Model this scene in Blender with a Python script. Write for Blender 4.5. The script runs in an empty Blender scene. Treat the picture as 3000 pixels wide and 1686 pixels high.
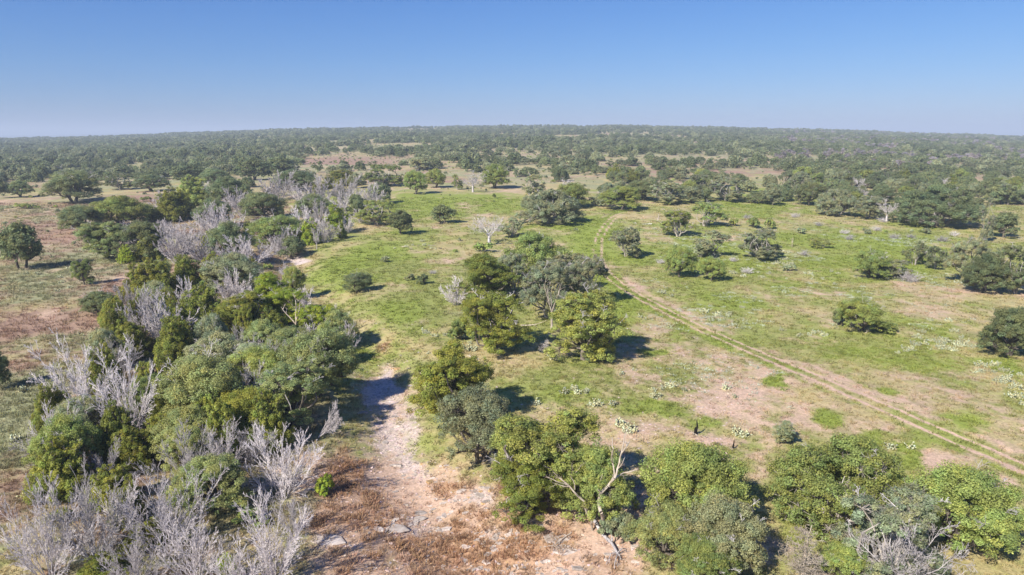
import bpy, math, random
import numpy as np
from math import radians, pi, tan, atan, sin, cos
from mathutils import Vector
scene = bpy.context.scene

# ------------------------------------------------------------ camera, sky, sun
F = 2027.0                      # focal length in photo pixels (3000 wide)
PITCH = atan((843 - 394) / F)
CAMZ = 30.0
cam_d = bpy.data.cameras.new("camera")
cam_d.lens = F / 3000 * 36; cam_d.sensor_width = 36
cam_d.clip_start = 0.5; cam_d.clip_end = 60000
cam = bpy.data.objects.new("camera", cam_d)
scene.collection.objects.link(cam)
cam.location = (0, 0, CAMZ); cam.rotation_euler = (pi / 2 - PITCH, 0, 0)
scene.camera = cam

SUN_EL = radians(38.0)
SDX, SDY = 0.66, 0.75           # direction in which shadows fall
world = bpy.data.worlds.new("World"); scene.world = world; world.use_nodes = True
nt = world.node_tree; nt.nodes.clear()
sky = nt.nodes.new("ShaderNodeTexSky"); sky.sky_type = 'NISHITA'; sky.sun_disc = False
sky.sun_elevation = SUN_EL; sky.sun_rotation = math.atan2(-SDX, -SDY)
sky.altitude = 400; sky.air_density = 1.0; sky.dust_density = 0.6; sky.ozone_density = 3.0
bg = nt.nodes.new("ShaderNodeBackground"); bg.inputs[1].default_value = 0.111
wo = nt.nodes.new("ShaderNodeOutputWorld")
# colour response of the picture for the sky: one power and gain per channel
sep = nt.nodes.new("ShaderNodeSeparateColor"); com = nt.nodes.new("ShaderNodeCombineColor")
nt.links.new(sky.outputs[0], sep.inputs[0])
for ch, (g, k) in enumerate(((1.3, .18), (1.0, .40), (.7, 1.12))):
    pw = nt.nodes.new("ShaderNodeMath"); pw.operation = 'POWER'; pw.inputs[1].default_value = g
    ml = nt.nodes.new("ShaderNodeMath"); ml.operation = 'MULTIPLY'; ml.inputs[1].default_value = k
    nt.links.new(sep.outputs[ch], pw.inputs[0]); nt.links.new(pw.outputs[0], ml.inputs[0]); nt.links.new(ml.outputs[0], com.inputs[ch])
nt.links.new(com.outputs[0], bg.inputs[0]); nt.links.new(bg.outputs[0], wo.inputs[0])
sun_d = bpy.data.lights.new("sun", 'SUN'); sun_d.energy = 4.9; sun_d.angle = radians(0.5)
sun_d.color = (1.0, 0.93, 0.83)
sun = bpy.data.objects.new("sun", sun_d); scene.collection.objects.link(sun)
sun.rotation_euler = Vector((SDX * cos(SUN_EL), SDY * cos(SUN_EL), -sin(SUN_EL))).to_track_quat('-Z', 'Y').to_euler()
scene.view_settings.view_transform = 'Standard'; scene.view_settings.look = 'None'
scene.view_settings.exposure = 0.72; scene.view_settings.gamma = 1.0
scene.cycles.max_bounces = 6; scene.cycles.diffuse_bounces = 4; scene.cycles.transmission_bounces = 5
scene.cycles.volume_bounces = 0; scene.cycles.transparent_max_bounces = 8
scene.cycles.use_adaptive_sampling = True; scene.cycles.adaptive_threshold = 0.02

C = scene.collection
RNG = np.random.default_rng(7)

# ------------------------------------------------------------ noise
def _h(ix, iy, s):
    h = (ix.astype(np.int64) * 374761393 + iy.astype(np.int64) * 668265263 + s * 1442695041) & 0xffffffff
    h = ((h ^ (h >> 13)) * 1274126177) & 0xffffffff
    return ((h ^ (h >> 16)) & 0xffff) / 65535.0
def vnoise(x, y, s):
    ix = np.floor(x); iy = np.floor(y); fx = x - ix; fy = y - iy
    fx = fx * fx * (3 - 2 * fx); fy = fy * fy * (3 - 2 * fy)
    ix = ix.astype(np.int64); iy = iy.astype(np.int64)
    a = _h(ix, iy, s); b = _h(ix + 1, iy, s); c = _h(ix, iy + 1, s); d = _h(ix + 1, iy + 1, s)
    return (a * (1 - fx) + b * fx) * (1 - fy) + (c * (1 - fx) + d * fx) * fy
def fbm(x, y, s, octv=4, gain=0.5):
    t = 0; a = 1; n = 0
    for k in range(octv):
        t = t + a * vnoise(x * 2 ** k + 17.3 * k, y * 2 ** k - 9.1 * k, s + k); n += a; a *= gain
    return t / n * 2 - 1
def sstep(a, b, x):
    t = np.clip((x - a) / (b - a), 0, 1); return t * t * (3 - 2 * t)

# ------------------------------------------------------------ photo pixel <-> ground   (D = 2576-wide reading of the photo)
K = 3000 / 2576
cp, sp = cos(PITCH), sin(PITCH)
def ray(xd, yd):
    a = (np.asarray(xd, float) * K - 1500) / F; b = -(np.asarray(yd, float) * K - 843) / F
    return a, cp + b * sp, -sp + b * cp
def flat(xd, yd, z=0):
    a, fy, fz = ray(xd, yd); t = (z - CAMZ) / fz
    return a * t, fy * t
def project(x, y, z):
    depth = y * cp - (z - CAMZ) * sp; up = y * sp + (z - CAMZ) * cp
    depth = np.maximum(depth, 0.1)
    return (1500 + F * x / depth) / K, (843 - F * up / depth) / K

def poly_dist(x, y, pts):
    best = np.full(np.shape(x), 1e9); side = np.zeros(np.shape(x))
    for (x0, y0), (x1, y1) in zip(pts[:-1], pts[1:]):
        dx, dy = x1 - x0, y1 - y0; L = dx * dx + dy * dy
        t = np.clip(((x - x0) * dx + (y - y0) * dy) / L, 0, 1)
        ex, ey = x - x0 - t * dx, y - y0 - t * dy
        d = np.sqrt(ex * ex + ey * ey)
        m = d < best
        best = np.where(m, d, best); side = np.where(m, np.sign(ex * dy - ey * dx), side)
    return best, side
def smooth_poly(pts, n=6):
    out = []
    P = [pts[0]] + pts + [pts[-1]]
    for i in range(1, len(P) - 2):
        p0, p1, p2, p3 = [np.array(P[i + k], float) for k in (-1, 0, 1, 2)]
        for j in range(n):
            t = j / n
            out.append(tuple(0.5 * ((2 * p1) + (-p0 + p2) * t + (2 * p0 - 5 * p1 + 4 * p2 - p3) * t * t + (-p0 + 3 * p1 - 3 * p2 + p3) * t ** 3)))
    out.append(tuple(pts[-1])); return out

CREEK_D = [(1330, 1600), (1230, 1448), (1130, 1330), (1040, 1210), (990, 1100), (975, 1010), (960, 930), (900, 850), (840, 770), (775, 700), (735, 655), (700, 620), (690, 570)]
CREEK = smooth_poly([tuple(float(v) for v in flat(*p)) for p in CREEK_D])
TRACK_D = [(1590, 548), (1545, 562), (1512, 600), (1503, 632), (1512, 668), (1545, 706), (1610, 748), (1700, 793), (1800, 840), (1900, 886), (2000, 930), (2100, 976), (2200, 1022), (2300, 1066), (2400, 1108), (2500, 1148), (2640, 1206)]
TRACK = smooth_poly([tuple(float(v) for v in flat(*p)) for p in TRACK_D])
RX = np.array([-0.9, -0.74, -0.59, -0.49, -0.39, -0.30, -0.20, 0, 0.15, 0.30, 0.44, 0.59, 0.74, 0.9])
RV = np.array([409, 404, 398, 391, 383, 377, 373, 368, 367, 372, 380, 389, 399, 404.0])
RIDGE = 2300.0
RZ = CAMZ + (394 - RV) / F * RIDGE - 7.0
def H(x, y):
    x = np.asarray(x, float); y = np.asarray(y, float)
    r = np.sqrt(x * x + y * y)
    yy = np.maximum(y, 1.0)
    rz = np.interp(x / yy, RX, RZ)
    rz = np.where(y > 1, rz, 20)
    z = rz * np.clip((y - 160) / (RIDGE - 160), 0, 1) ** 1.0
    z = z + 1.6 * sstep(140, 600, r) * fbm(x / 170, y / 170, 5, 3) * (1 - sstep(1800, 2300, r) * .5)
    z = z - 60 * sstep(RIDGE, 3600, y)
    z = z + 0.45 * fbm(x / 35, y / 35, 11, 2) * sstep(30, 60, r)
    near = r < 500
    d = np.full(x.shape, 1e3)
    if np.any(near):
        dd, _ = poly_dist(x[near] if x.ndim else x, y[near] if y.ndim else y, CREEK)
        if x.ndim: d[near] = dd
        else: d = dd
    z = z - 1.3 * np.exp(-(d / 4.6) ** 2) - 0.5 * np.exp(-(d / 11) ** 2)
    z = z + 0.13 * fbm(x / 2.6, y / 2.6, 23, 3) * (1 - sstep(250, 500, r))
    return z
def ground(xd, yd):
    """ground point under a pixel of the photo"""
    a, fy, fz = ray(xd, yd)
    ts = np.geomspace(25, 4500, 1400)
    X, Y, Z = a * ts, fy * ts, CAMZ + fz * ts
    below = np.where(Z < H(X, Y))[0]
    if len(below) == 0: return None
    i = max(1, below[0])
    h0 = Z[i - 1] - float(H(X[i - 1:i], Y[i - 1:i])[0]); h1 = Z[i] - float(H(X[i:i + 1], Y[i:i + 1])[0])
    t = ts[i - 1] + (ts[i] - ts[i - 1]) * h0 / (h0 - h1 + 1e-9)
    return a * t, fy * t

# ------------------------------------------------------------ what grows where (albedo classes)
#           green            dull green         straw             pink soil         rust weeds        pale rock         sage              mauve earth
PAL = np.array([[.222, .268, .055], [.235, .260, .075], [.400, .330, .165], [.500, .355, .265], [.385, .240, .145], [.520, .430, .395], [.270, .275, .150], [.300, .200, .145]])
BLOBS = [  # class, cx, cy, rx, ry, weight
 (0, 870, 680, 110, 45, 1.1), (0, 980, 620, 120, 30, .9), (0, 1000, 790, 55, 32, 1.3), (0, 1130, 520, 170, 24, 1.3), (0, 1250, 505, 120, 16, .9), (0, 1120, 470, 150, 12, .3),
 (0, 1490, 610, 70, 60, 1.3), (0, 1560, 770, 45, 70, 1.1), (0, 1530, 700, 40, 40, 1.1), (0, 1450, 560, 90, 20, 1.2), (0, 1900, 470, 80, 34, 1.6), (0, 1890, 530, 130, 20, 1.1),
 (0, 2050, 680, 420, 130, .75), (0, 2350, 900, 250, 110, .7), (0, 1850, 760, 130, 40, .7), (0, 2250, 600, 300, 30, .5), (0, 340, 425, 70, 9, 1.7), (0, 2440, 520, 60, 14, 1.2),
 (0, 1950, 966, 38, 14, 3.2), (0, 2080, 1036, 44, 22, 3.0), (0, 2210, 985, 55, 18, 2.2), (0, 2470, 1080, 56, 26, 2.4), (0, 2190, 1100, 70, 22, 2.0), (0, 2300, 1140, 110, 20, 1.8),
 (0, 2540, 960, 50, 90, 1.2), (0, 1650, 885, 50, 10, 1.6), (0, 1620, 1030, 110, 26, 1.6), (0, 1750, 1055, 80, 22, 1.4), (0, 1450, 1000, 70, 16, 1.1), (0, 1700, 845, 30, 12, 1.4),
 (0, 1880, 1110, 120, 18, .8), (0, 2540, 1300, 50, 90, 1.0), (0, 1330, 590, 60, 20, 1.0), (0, 700, 750, 40, 40, .8), (0, 850, 1310, 50, 35, 1.4), (0, 880, 1400, 40, 40, .7), (0, 30, 1390, 60, 30, .8),
 (1, 1080, 760, 110, 40, 1.0), (1, 1700, 960, 120, 70, 1.0), (1, 1300, 830, 200, 60, .8), (1, 1500, 980, 200, 60, .6), (1, 2100, 850, 350, 80, .5), (1, 2300, 1250, 120, 60, .6), (1, 1950, 1180, 60, 80, .8),
 (2, 1380, 780, 60, 35, 1.3), (2, 1150, 880, 90, 40, .8), (2, 920, 840, 80, 40, 1.0), (2, 950, 590, 60, 16, 1.0), (2, 1600, 545, 80, 10, 1.0), (2, 1350, 900, 200, 40, .6),
 (2, 1100, 620, 150, 30, .7), (2, 2000, 780, 110, 26, 1.0), (2, 1500, 470, 300, 12, .5),
 (3, 1860, 970, 130, 60, 1.15), (3, 2010, 1040, 80, 30, 1.1), (3, 1720, 870, 50, 26, .8), (3, 1650, 800, 30, 26, .6), (3, 1610, 720, 30, 26, .7), (3, 2330, 1000, 100, 44, 1.2), (3, 2100, 985, 120, 40, .9), (3, 2260, 1070, 130, 30, .9),
 (3, 2400, 1180, 160, 30, 1.2), (3, 2520, 1230, 70, 30, .9), (3, 2050, 905, 60, 12, .6), (3, 1900, 1170, 60, 60, .6), (3, 1570, 1370, 90, 60, 1.5), (3, 1900, 1350, 40, 70, .9), (3, 2080, 1390, 60, 40, .8),
 (3, 1060, 625, 90, 13, 1.1), (3, 1170, 520, 70, 8, 1.2), (3, 960, 545, 60, 8, 1.2), (3, 1850, 610, 60, 10, .7), (3, 2090, 740, 60, 12, 1.2), (3, 1770, 1085, 40, 16, 1.0), (3, 1130, 660, 80, 30, .6), (3, 1000, 730, 120, 14, .5),
 (3, 120, 800, 90, 14, 1.1), (3, 170, 1150, 60, 80, .8), (3, 320, 690, 40, 14, .7), (3, 1650, 550, 60, 6, .9), (3, 1900, 535, 120, 5, .9), (3, 700, 1190, 60, 40, .8), (3, 760, 1230, 40, 30, 1.2),
 (4, 860, 1190, 50, 70, 1.4), (4, 940, 1290, 90, 80, .7), (4, 1150, 1400, 190, 60, .7), (4, 1320, 1400, 140, 60, .6), (4, 1330, 1010, 34, 46, 1.1), (4, 1450, 975, 80, 20, .8), (4, 1060, 1010, 26, 80, 1.0), (4, 960, 880, 46, 50, 1.0),
 (4, 1120, 1150, 20, 60, .8), (4, 1130, 1215, 60, 30, 1.2), (4, 950, 600, 26, 20, .7), (4, 780, 640, 30, 20, 1.2), (4, 1150, 560, 80, 8, .4), (4, 1150, 505, 90, 6, .7), (4, 1880, 550, 80, 5, .9), (4, 640, 1180, 60, 40, 1.0), (4, 740, 1120, 60, 30, 1.0),
 (5, 965, 1040, 66, 70, 2.3), (5, 990, 1130, 80, 50, 2.0), (5, 945, 985, 50, 40, 1.8), (5, 985, 950, 22, 40, 1.8), (5, 1040, 1060, 26, 60, 1.5), (4, 1000, 1060, 7, 80, 1.0), (5, 1030, 1200, 60, 50, 1.4), (5, 1060, 1290, 60, 60, .8), (5, 1120, 1400, 80, 50, .7), (3, 1010, 1120, 90, 110, 1.0), (3, 1000, 1230, 110, 60, 1.0), (3, 960, 1000, 60, 70, .8), (5, 740, 657, 34, 11, 3.0), (5, 1000, 1320, 75, 34, 1.5), (5, 1180, 1240, 60, 26, 1.3), (5, 1250, 1350, 80, 34, 1.2),
 (5, 1220, 1290, 40, 50, .8), (5, 820, 1360, 40, 16, 2.4), (5, 1060, 1190, 60, 30, 1.6), (5, 1350, 1440, 60, 20, .8), (5, 790, 690, 30, 8, .8), (5, 1390, 1360, 40, 14, 1.3),
 (6, 150, 680, 200, 60, 1.0), (6, 120, 740, 150, 40, 1.0), (6, 60, 1100, 120, 150, 1.3), (6, 100, 980, 120, 60, .8), (6, 450, 480, 300, 30, .5), (6, 1240, 735, 40, 40, .8), (6, 2000, 600, 400, 40, .4),
 (7, 100, 820, 170, 40, .8), (7, 180, 580, 200, 24, 1.1), (7, 400, 500, 160, 14, 1.6), (7, 90, 620, 160, 20, .9), (7, 330, 590, 60, 12, .9), (7, 880, 408, 130, 9, 1.6), (7, 860, 400, 200, 14, .9), (7, 1050, 455, 160, 14, 1.1),
 (7, 1800, 432, 220, 8, .9), (7, 1650, 410, 180, 8, .8), (7, 280, 720, 60, 16, .9), (7, 2080, 480, 40, 10, .6), (7, 1300, 400, 200, 12, .5), (7, 70, 470, 130, 14, .7),
]
BL = np.array(BLOBS, float)
def albedo(x, y, hf=True):
    r = np.sqrt(x * x + y * y)
    z = H(x, y)
    w = np.minimum(r * 0.035, 30)
    wx = x + fbm(x / 7, y / 9, 41, 5, .62) * w * .7; wy = y + fbm(x / 7 + 9, y / 9, 47, 5, .62) * w * 2.0
    u, v = project(wx, np.maximum(wy, 5), z)
    S = np.zeros((8,) + x.shape)
    far = sstep(520, 440, v); left = sstep(900, 640, u + (v - 700) * -0.1) * (1 - far)
    meadow = (1 - far) * (1 - left); low = sstep(1080, 1250, v) * sstep(700, 850, u) * sstep(1750, 1500, u)
    S[0] += .95 * meadow - .5 * left - .5 * far; S[1] += .75 * meadow + .1 * left + .25 * far; S[2] += .75 * meadow + .7 * left + .75 * far; S[3] += .35 * meadow + .35 * far + .35 * left
    S[4] += -.35 + 2.35 * low; S[3] += 1.3 * low; S[2] += .15 * low; S[0] -= .4 * low; S[5] += -.8 + 1.1 * low; S[6] += .1 * meadow + .8 * left + 1.0 * far; S[7] += -.6 * meadow + .95 * left + .75 * far
    vis = (v > 330) & (v < 1700) & (u > -500) & (u < 3100)
    uu, vv = u[vis], v[vis]
    acc = np.zeros((8, uu.size))
    for c, cx, cy, rx, ry, wt in BL:
        q = ((uu - cx) / rx) ** 2 + ((vv - cy) / ry) ** 2
        acc[int(c)] += wt * np.exp(-np.minimum(q * q * .6 + q * .5, 30))
    S[:, vis] += acc
    hfw = np.exp(-r / 160)
    for c in range(8):
        S[c] += (1.75 * fbm(x / 9 + c * 31, y / 11, 60 + 7 * c, 5, .72) + .8 * fbm(x / 48 + c * 17, y / 60, 160 + 7 * c, 3)
                 + 1.1 * hfw * fbm(x / .8, y / .9, 90 + 5 * c, 3, .75) + .5 * (1 - hfw) * fbm(x / 2.6, y / 3.5, 210 + 5 * c, 2, .8))
    dt, side = np.full(x.shape, 1e3), np.zeros(x.shape)
    nr = (r < 420) & (y > 0)
    dt[nr], side[nr] = poly_dist(x[nr], y[nr], TRACK)
    wig = .10 * fbm(x / 1.3, y / 1.3, 301, 3)
    dtw = dt + wig
    fade = 1 - .9 * sstep(285, 330, r)
    brk = .75 + .9 * fbm(x / 5, y / 5, 311, 3)
    rut = np.exp(-(np.abs(dtw - .92) / .25) ** 4) * fade * np.clip(brk + .35 + .5 * sstep(120, 60, r) * 0, .35, 1)
    S[3] += 3.2 * rut; S[0] -= 1.2 * rut
    mid = np.exp(-(dt / .45) ** 4) * fade
    mid = mid * np.clip(.7 + 1.2 * fbm(x / 4, y / 4, 319, 3), 0, 1.2); S[0] += .8 * mid; S[3] -= .5 * mid
    verge = np.exp(-((dt - 2.2) / .8) ** 2) * (side > 0) * fade
    S[0] += 1.3 * verge
    bare = np.exp(-((dt - 2.6) / 1.2) ** 2) * (side < 0) * fade * sstep(200, 130, r)
    S[3] += .9 * bare
    W = np.exp(S * 3.4); W /= W.sum(0)
    col = np.tensordot(W, PAL, axes=([0], [0]))
    g = 1 + .2 * fbm(x / 3.1, y / 3.9, 333, 5, .75)
    return col * g[..., None], W, rut

# ------------------------------------------------------------ mesh helpers
def mk_mesh(name, V, Q=None, T=None, mats=(), col=None, smooth=False, mi=None):
    V = np.asarray(V, np.float32); me = bpy.data.meshes.new(name)
    Q = np.zeros((0, 4), np.int32) if Q is None else np.asarray(Q, np.int32)
    T = np.zeros((0, 3), np.int32) if T is None else np.asarray(T, np.int32)
    me.vertices.add(len(V)); me.vertices.foreach_set("co", V.ravel())
    nl = Q.size + T.size; me.loops.add(nl)
    me.loops.foreach_set("vertex_index", np.concatenate([Q.ravel(), T.ravel()]))
    npoly = len(Q) + len(T); me.polygons.add(npoly)
    ls = np.concatenate([np.arange(len(Q)) * 4, Q.size + np.arange(len(T)) * 3]).astype(np.int32)
    me.polygons.foreach_set("loop_start", ls)
    for m in mats: me.materials.append(m)
    if mi is not None: me.polygons.foreach_set("material_index", np.asarray(mi, np.int32))
    if smooth: me.polygons.foreach_set("use_smooth", np.ones(npoly, bool))
    if col is not None:
        a = me.color_attributes.new("col", 'FLOAT_COLOR', 'POINT')
        c = np.ones((len(V), 4), np.float32); c[:, :3] = np.asarray(col).reshape(len(V), -1)
        a.data.foreach_set("color", c.ravel())
    me.update(calc_edges=True); return me
def tubes(segs, k=3):
    """segs: (p0(3), p1(3), r0, r1) rows -> one prism each"""
    S = np.asarray(segs, float)
    p0, p1, r0, r1 = S[:, 0:3], S[:, 3:6], S[:, 6], S[:, 7]
    d = p1 - p0; L = np.linalg.norm(d, axis=1, keepdims=True) + 1e-9; d = d / L
    ref = np.where(np.abs(d[:, 2:3]) > .9, np.array([[1., 0, 0]]), np.array([[0, 0, 1.]]))
    a = np.cross(d, ref); a /= np.linalg.norm(a, axis=1, keepdims=True) + 1e-9
    b = np.cross(d, a)
    n = len(S); V = np.zeros((n, 2, k, 3))
    for j in range(k):
        t = 2 * pi * j / k; o = a * cos(t) + b * sin(t)
        V[:, 0, j] = p0 + o * r0[:, None]; V[:, 1, j] = p1 + o * r1[:, None]
    base = (np.arange(n) * 2 * k)[:, None]
    j = np.arange(k); jn = (j + 1) % k
    Q = np.stack([base + j, base + jn, base + k + jn, base + k + j], -1).reshape(-1, 4)
    return V.reshape(-1, 3), Q
def leaves(c, n, s, asp, rng, ax=None):
    N = len(c)
    n = n / (np.linalg.norm(n, axis=1, keepdims=True) + 1e-9)
    if ax is None: ax = rng.normal(size=(N, 3))
    u = ax - n * (ax * n).sum(1, keepdims=True); u /= np.linalg.norm(u, axis=1, keepdims=True) + 1e-9
    v = np.cross(n, u)
    s = np.asarray(s)[:, None]
    V = np.stack([c - u * s, c - v * s * asp, c + u * s, c + v * s * asp], 1).reshape(-1, 3)
    Q = np.arange(N * 4).reshape(-1, 4)
    return V, Q
def join(parts):
    V, Q, o = [], [], 0
    for v, q in parts:
        V.append(v); Q.append(q + o); o += len(v)
    return np.concatenate(V), np.concatenate(Q)

# ------------------------------------------------------------ materials
def new_mat(name):
    m = bpy.data.materials.new(name); m.use_nodes = True; m.node_tree.nodes.clear(); return m, m.node_tree
def nd(t, kind, **kw):
    n = t.nodes.new(kind)
    for k, v in kw.items(): setattr(n, k, v)
    return n
def leaf_mat(name, transl=.48, rough=.6, instancer=False, spec=.25):
    m, t = new_mat(name)
    out = nd(t, "ShaderNodeOutputMaterial")
    at = nd(t, "ShaderNodeAttribute", attribute_name="col")
    oi = nd(t, "ShaderNodeObjectInfo")
    mul = nd(t, "ShaderNodeMix", data_type='RGBA', blend_type='MULTIPLY'); mul.inputs[0].default_value = 1
    t.links.new(at.outputs['Color'], mul.inputs[6])
    if instancer:
        ia = nd(t, "ShaderNodeAttribute", attribute_name="tint", attribute_type='INSTANCER')
        t.links.new(ia.outputs['Color'], mul.inputs[7])
    else:
        t.links.new(oi.outputs['Color'], mul.inputs[7])
    hs = nd(t, "ShaderNodeHueSaturation")
    mr = nd(t, "ShaderNodeMapRange"); mr.inputs[3].default_value = .82; mr.inputs[4].default_value = 1.2
    t.links.new(oi.outputs['Random'], mr.inputs[0]); t.links.new(mr.outputs[0], hs.inputs['Value'])
    t.links.new(mul.outputs[2], hs.inputs['Color'])
    p = nd(t, "ShaderNodeBsdfPrincipled"); p.inputs['Roughness'].default_value = rough; p.inputs['Specular IOR Level'].default_value = spec
    tr = nd(t, "ShaderNodeBsdfTranslucent"); mx = nd(t, "ShaderNodeMixShader"); mx.inputs[0].default_value = transl
    t.links.new(hs.outputs[0], p.inputs['Base Color']); t.links.new(hs.outputs[0], tr.inputs['Color'])
    t.links.new(p.outputs[0], mx.inputs[1]); t.links.new(tr.outputs[0], mx.inputs[2]); t.links.new(mx.outputs[0], out.inputs[0])
    return m
def bark_mat(name, c0, c1, scale=3.0):
    m, t = new_mat(name)
    out = nd(t, "ShaderNodeOutputMaterial"); p = nd(t, "ShaderNodeBsdfPrincipled"); p.inputs['Roughness'].default_value = .85
    p.inputs['Specular IOR Level'].default_value = .2
    co = nd(t, "ShaderNodeTexCoord"); no = nd(t, "ShaderNodeTexNoise"); no.inputs['Scale'].default_value = scale; no.inputs['Detail'].default_value = 5
    cr = nd(t, "ShaderNodeValToRGB"); cr.color_ramp.elements[0].position = .3; cr.color_ramp.elements[1].position = .7
    cr.color_ramp.elements[0].color = (*c0, 1); cr.color_ramp.elements[1].color = (*c1, 1)
    t.links.new(co.outputs['Object'], no.inputs['Vector']); t.links.new(no.outputs[0], cr.inputs[0]); 
    oi = nd(t, "ShaderNodeObjectInfo"); mr = nd(t, "ShaderNodeMapRange"); mr.inputs[3].default_value = .6; mr.inputs[4].default_value = 1.15
    hs = nd(t, "ShaderNodeHueSaturation"); t.links.new(oi.outputs['Random'], mr.inputs[0]); t.links.new(mr.outputs[0], hs.inputs['Value'])
    t.links.new(cr.outputs[0], hs.inputs['Color']); t.links.new(hs.outputs[0], p.inputs['Base Color'])
    bp = nd(t, "ShaderNodeBump"); bp.inputs['Strength'].default_value = .4; t.links.new(no.outputs[0], bp.inputs['Height']); t.links.new(bp.outputs[0], p.inputs['Normal'])
    t.links.new(p.outputs[0], out.inputs[0]); return m
def ground_mat():
    m, t = new_mat("meadow_ground")
    out = nd(t, "ShaderNodeOutputMaterial"); p = nd(t, "ShaderNodeBsdfPrincipled"); p.inputs['Roughness'].default_value = .95
    p.inputs['Specular IOR Level'].default_value = .1
    at = nd(t, "ShaderNodeAttribute", attribute_name="col"); co = nd(t, "ShaderNodeTexCoord")
    n1 = nd(t, "ShaderNodeTexNoise"); n1.inputs['Scale'].default_value = 5.5; n1.inputs['Detail'].default_value = 6; n1.inputs['Roughness'].default_value = .7
    mr = nd(t, "ShaderNodeMapRange"); mr.inputs[1].default_value = .25; mr.inputs[2].default_value = .75; mr.inputs[3].default_value = .62; mr.inputs[4].default_value = 1.38
    vo = nd(t, "ShaderNodeTexVoronoi"); vo.inputs['Scale'].default_value = 2.3
    mr2 = nd(t, "ShaderNodeMapRange"); mr2.inputs[2].default_value = .6; mr2.inputs[3].default_value = .8; mr2.inputs[4].default_value = 1.12
    mm = nd(t, "ShaderNodeMath", operation='MULTIPLY'); sc = nd(t, "ShaderNodeVectorMath", operation='SCALE')
    for n in (n1, vo): t.links.new(co.outputs['Object'], n.inputs['Vector'])
    t.links.new(n1.outputs[0], mr.inputs[0]); t.links.new(vo.outputs['Distance'], mr2.inputs[0])
    t.links.new(mr.outputs[0], mm.inputs[0]); t.links.new(mr2.outputs[0], mm.inputs[1])
    t.links.new(at.outputs['Color'], sc.inputs[0]); t.links.new(mm.outputs[0], sc.inputs['Scale'])
    t.links.new(sc.outputs[0], p.inputs['Base Color'])
    bp = nd(t, "ShaderNodeBump"); bp.inputs['Strength'].default_value = .6; bp.inputs['Distance'].default_value = .12
    t.links.new(n1.outputs[0], bp.inputs['Height']); t.links.new(bp.outputs[0], p.inputs['Normal'])
    t.links.new(p.outputs[0], out.inputs[0]); return m
M_LEAF = leaf_mat("leaf")
M_LEAF_I = leaf_mat("leaf_far", transl=.45, instancer=True)
M_TUFT = leaf_mat("grass_blades", transl=.3, rough=.7, instancer=True, spec=.1)
M_BARK = bark_mat("grey_bark", (.09, .075, .06), (.22, .19, .16))
M_PALE = bark_mat("pale_bark", (.24, .21, .18), (.46, .42, .37))
M_DEAD = bark_mat("weathered_grey_wood", (.47, .43, .43), (.80, .745, .74), 2.0)
M_BLEACH = bark_mat("bleached_wood", (.36, .29, .22), (.68, .60, .50), 2.0)
M_CHAR = bark_mat("charred_wood", (.006, .006, .006), (.025, .022, .02))
M_ROCK = bark_mat("limestone", (.36, .29, .24), (.62, .55, .49), 2.5)
M_ROCKY = bark_mat("ochre_limestone", (.45, .28, .13), (.62, .44, .25), 2.5)
M_PEAR = leaf_mat("cactus_pad", transl=0, rough=.5)
M_PEAR_I = leaf_mat("cactus_pad_far", transl=0, rough=.5, instancer=True)
M_GROUND = ground_mat()

# ------------------------------------------------------------ tags
def tag(o, label=None, cat=None, group=None, kind=None):
    if label: o["label"] = label
    if cat: o["category"] = cat
    if group: o["group"] = group
    if kind: o["kind"] = kind
    return o
def ob(name, me, parent=None):
    o = bpy.data.objects.new(name, me); C.objects.link(o)
    if parent is not None: o.parent = parent
    return o

# ------------------------------------------------------------ ground sheet
def build_ground():
    ang = np.concatenate([np.linspace(-pi, -.95, 40)[:-1], np.linspace(-.95, .95, 620), np.linspace(.95, pi, 40)[1:]])
    rad = np.concatenate([np.linspace(1, 28, 14)[:-1], np.geomspace(28, 900, 1150)[:-1], np.geomspace(900, 5200, 160), [9000, 30000]])
    A, R = np.meshgrid(ang, rad)
    X = R * np.sin(A); Y = R * np.cos(A); Z = H(X.ravel(), Y.ravel()).reshape(X.shape)
    Z = np.where(R > 6000, -70, Z)
    col, W, rut = albedo(X.ravel(), Y.ravel())
    V = np.stack([X.ravel(), Y.ravel(), Z.ravel()], -1)
    nr, na = X.shape
    i = (np.arange(nr - 1)[:, None] * na + np.arange(na - 1)[None]).ravel()
    Q = np.stack([i, i + 1, i + 1 + na, i + na], -1)[:, ::-1]
    rr = R.ravel()[Q].mean(1)
    fx, fy = X.ravel()[Q].mean(1), Y.ravel()[Q].mean(1)
    vis = (fy > 20) & (rr < 360)
    dT = np.full(len(Q), 1e3); dC = dT.copy()
    dT[vis] = poly_dist(fx[vis], fy[vis], TRACK)[0]; dC[vis] = poly_dist(fx[vis], fy[vis], CREEK)[0]
    track = dT < 1.5
    bed = (~track) & ((W[5][Q].mean(1) > .45) | (dC < 1.2)) & (dC < 7) & (rr < 260)
    for name, m in (("ground", ~(track | bed)), ("dirt_track", track), ("creek_bed", bed)):
        q = Q[m]; us, inv = np.unique(q, return_inverse=True)
        me = mk_mesh(name, V[us], inv.reshape(-1, 4), mats=[M_GROUND], col=col[us], smooth=True)
        tag(ob(name, me), kind="structure")
build_ground()

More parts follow.
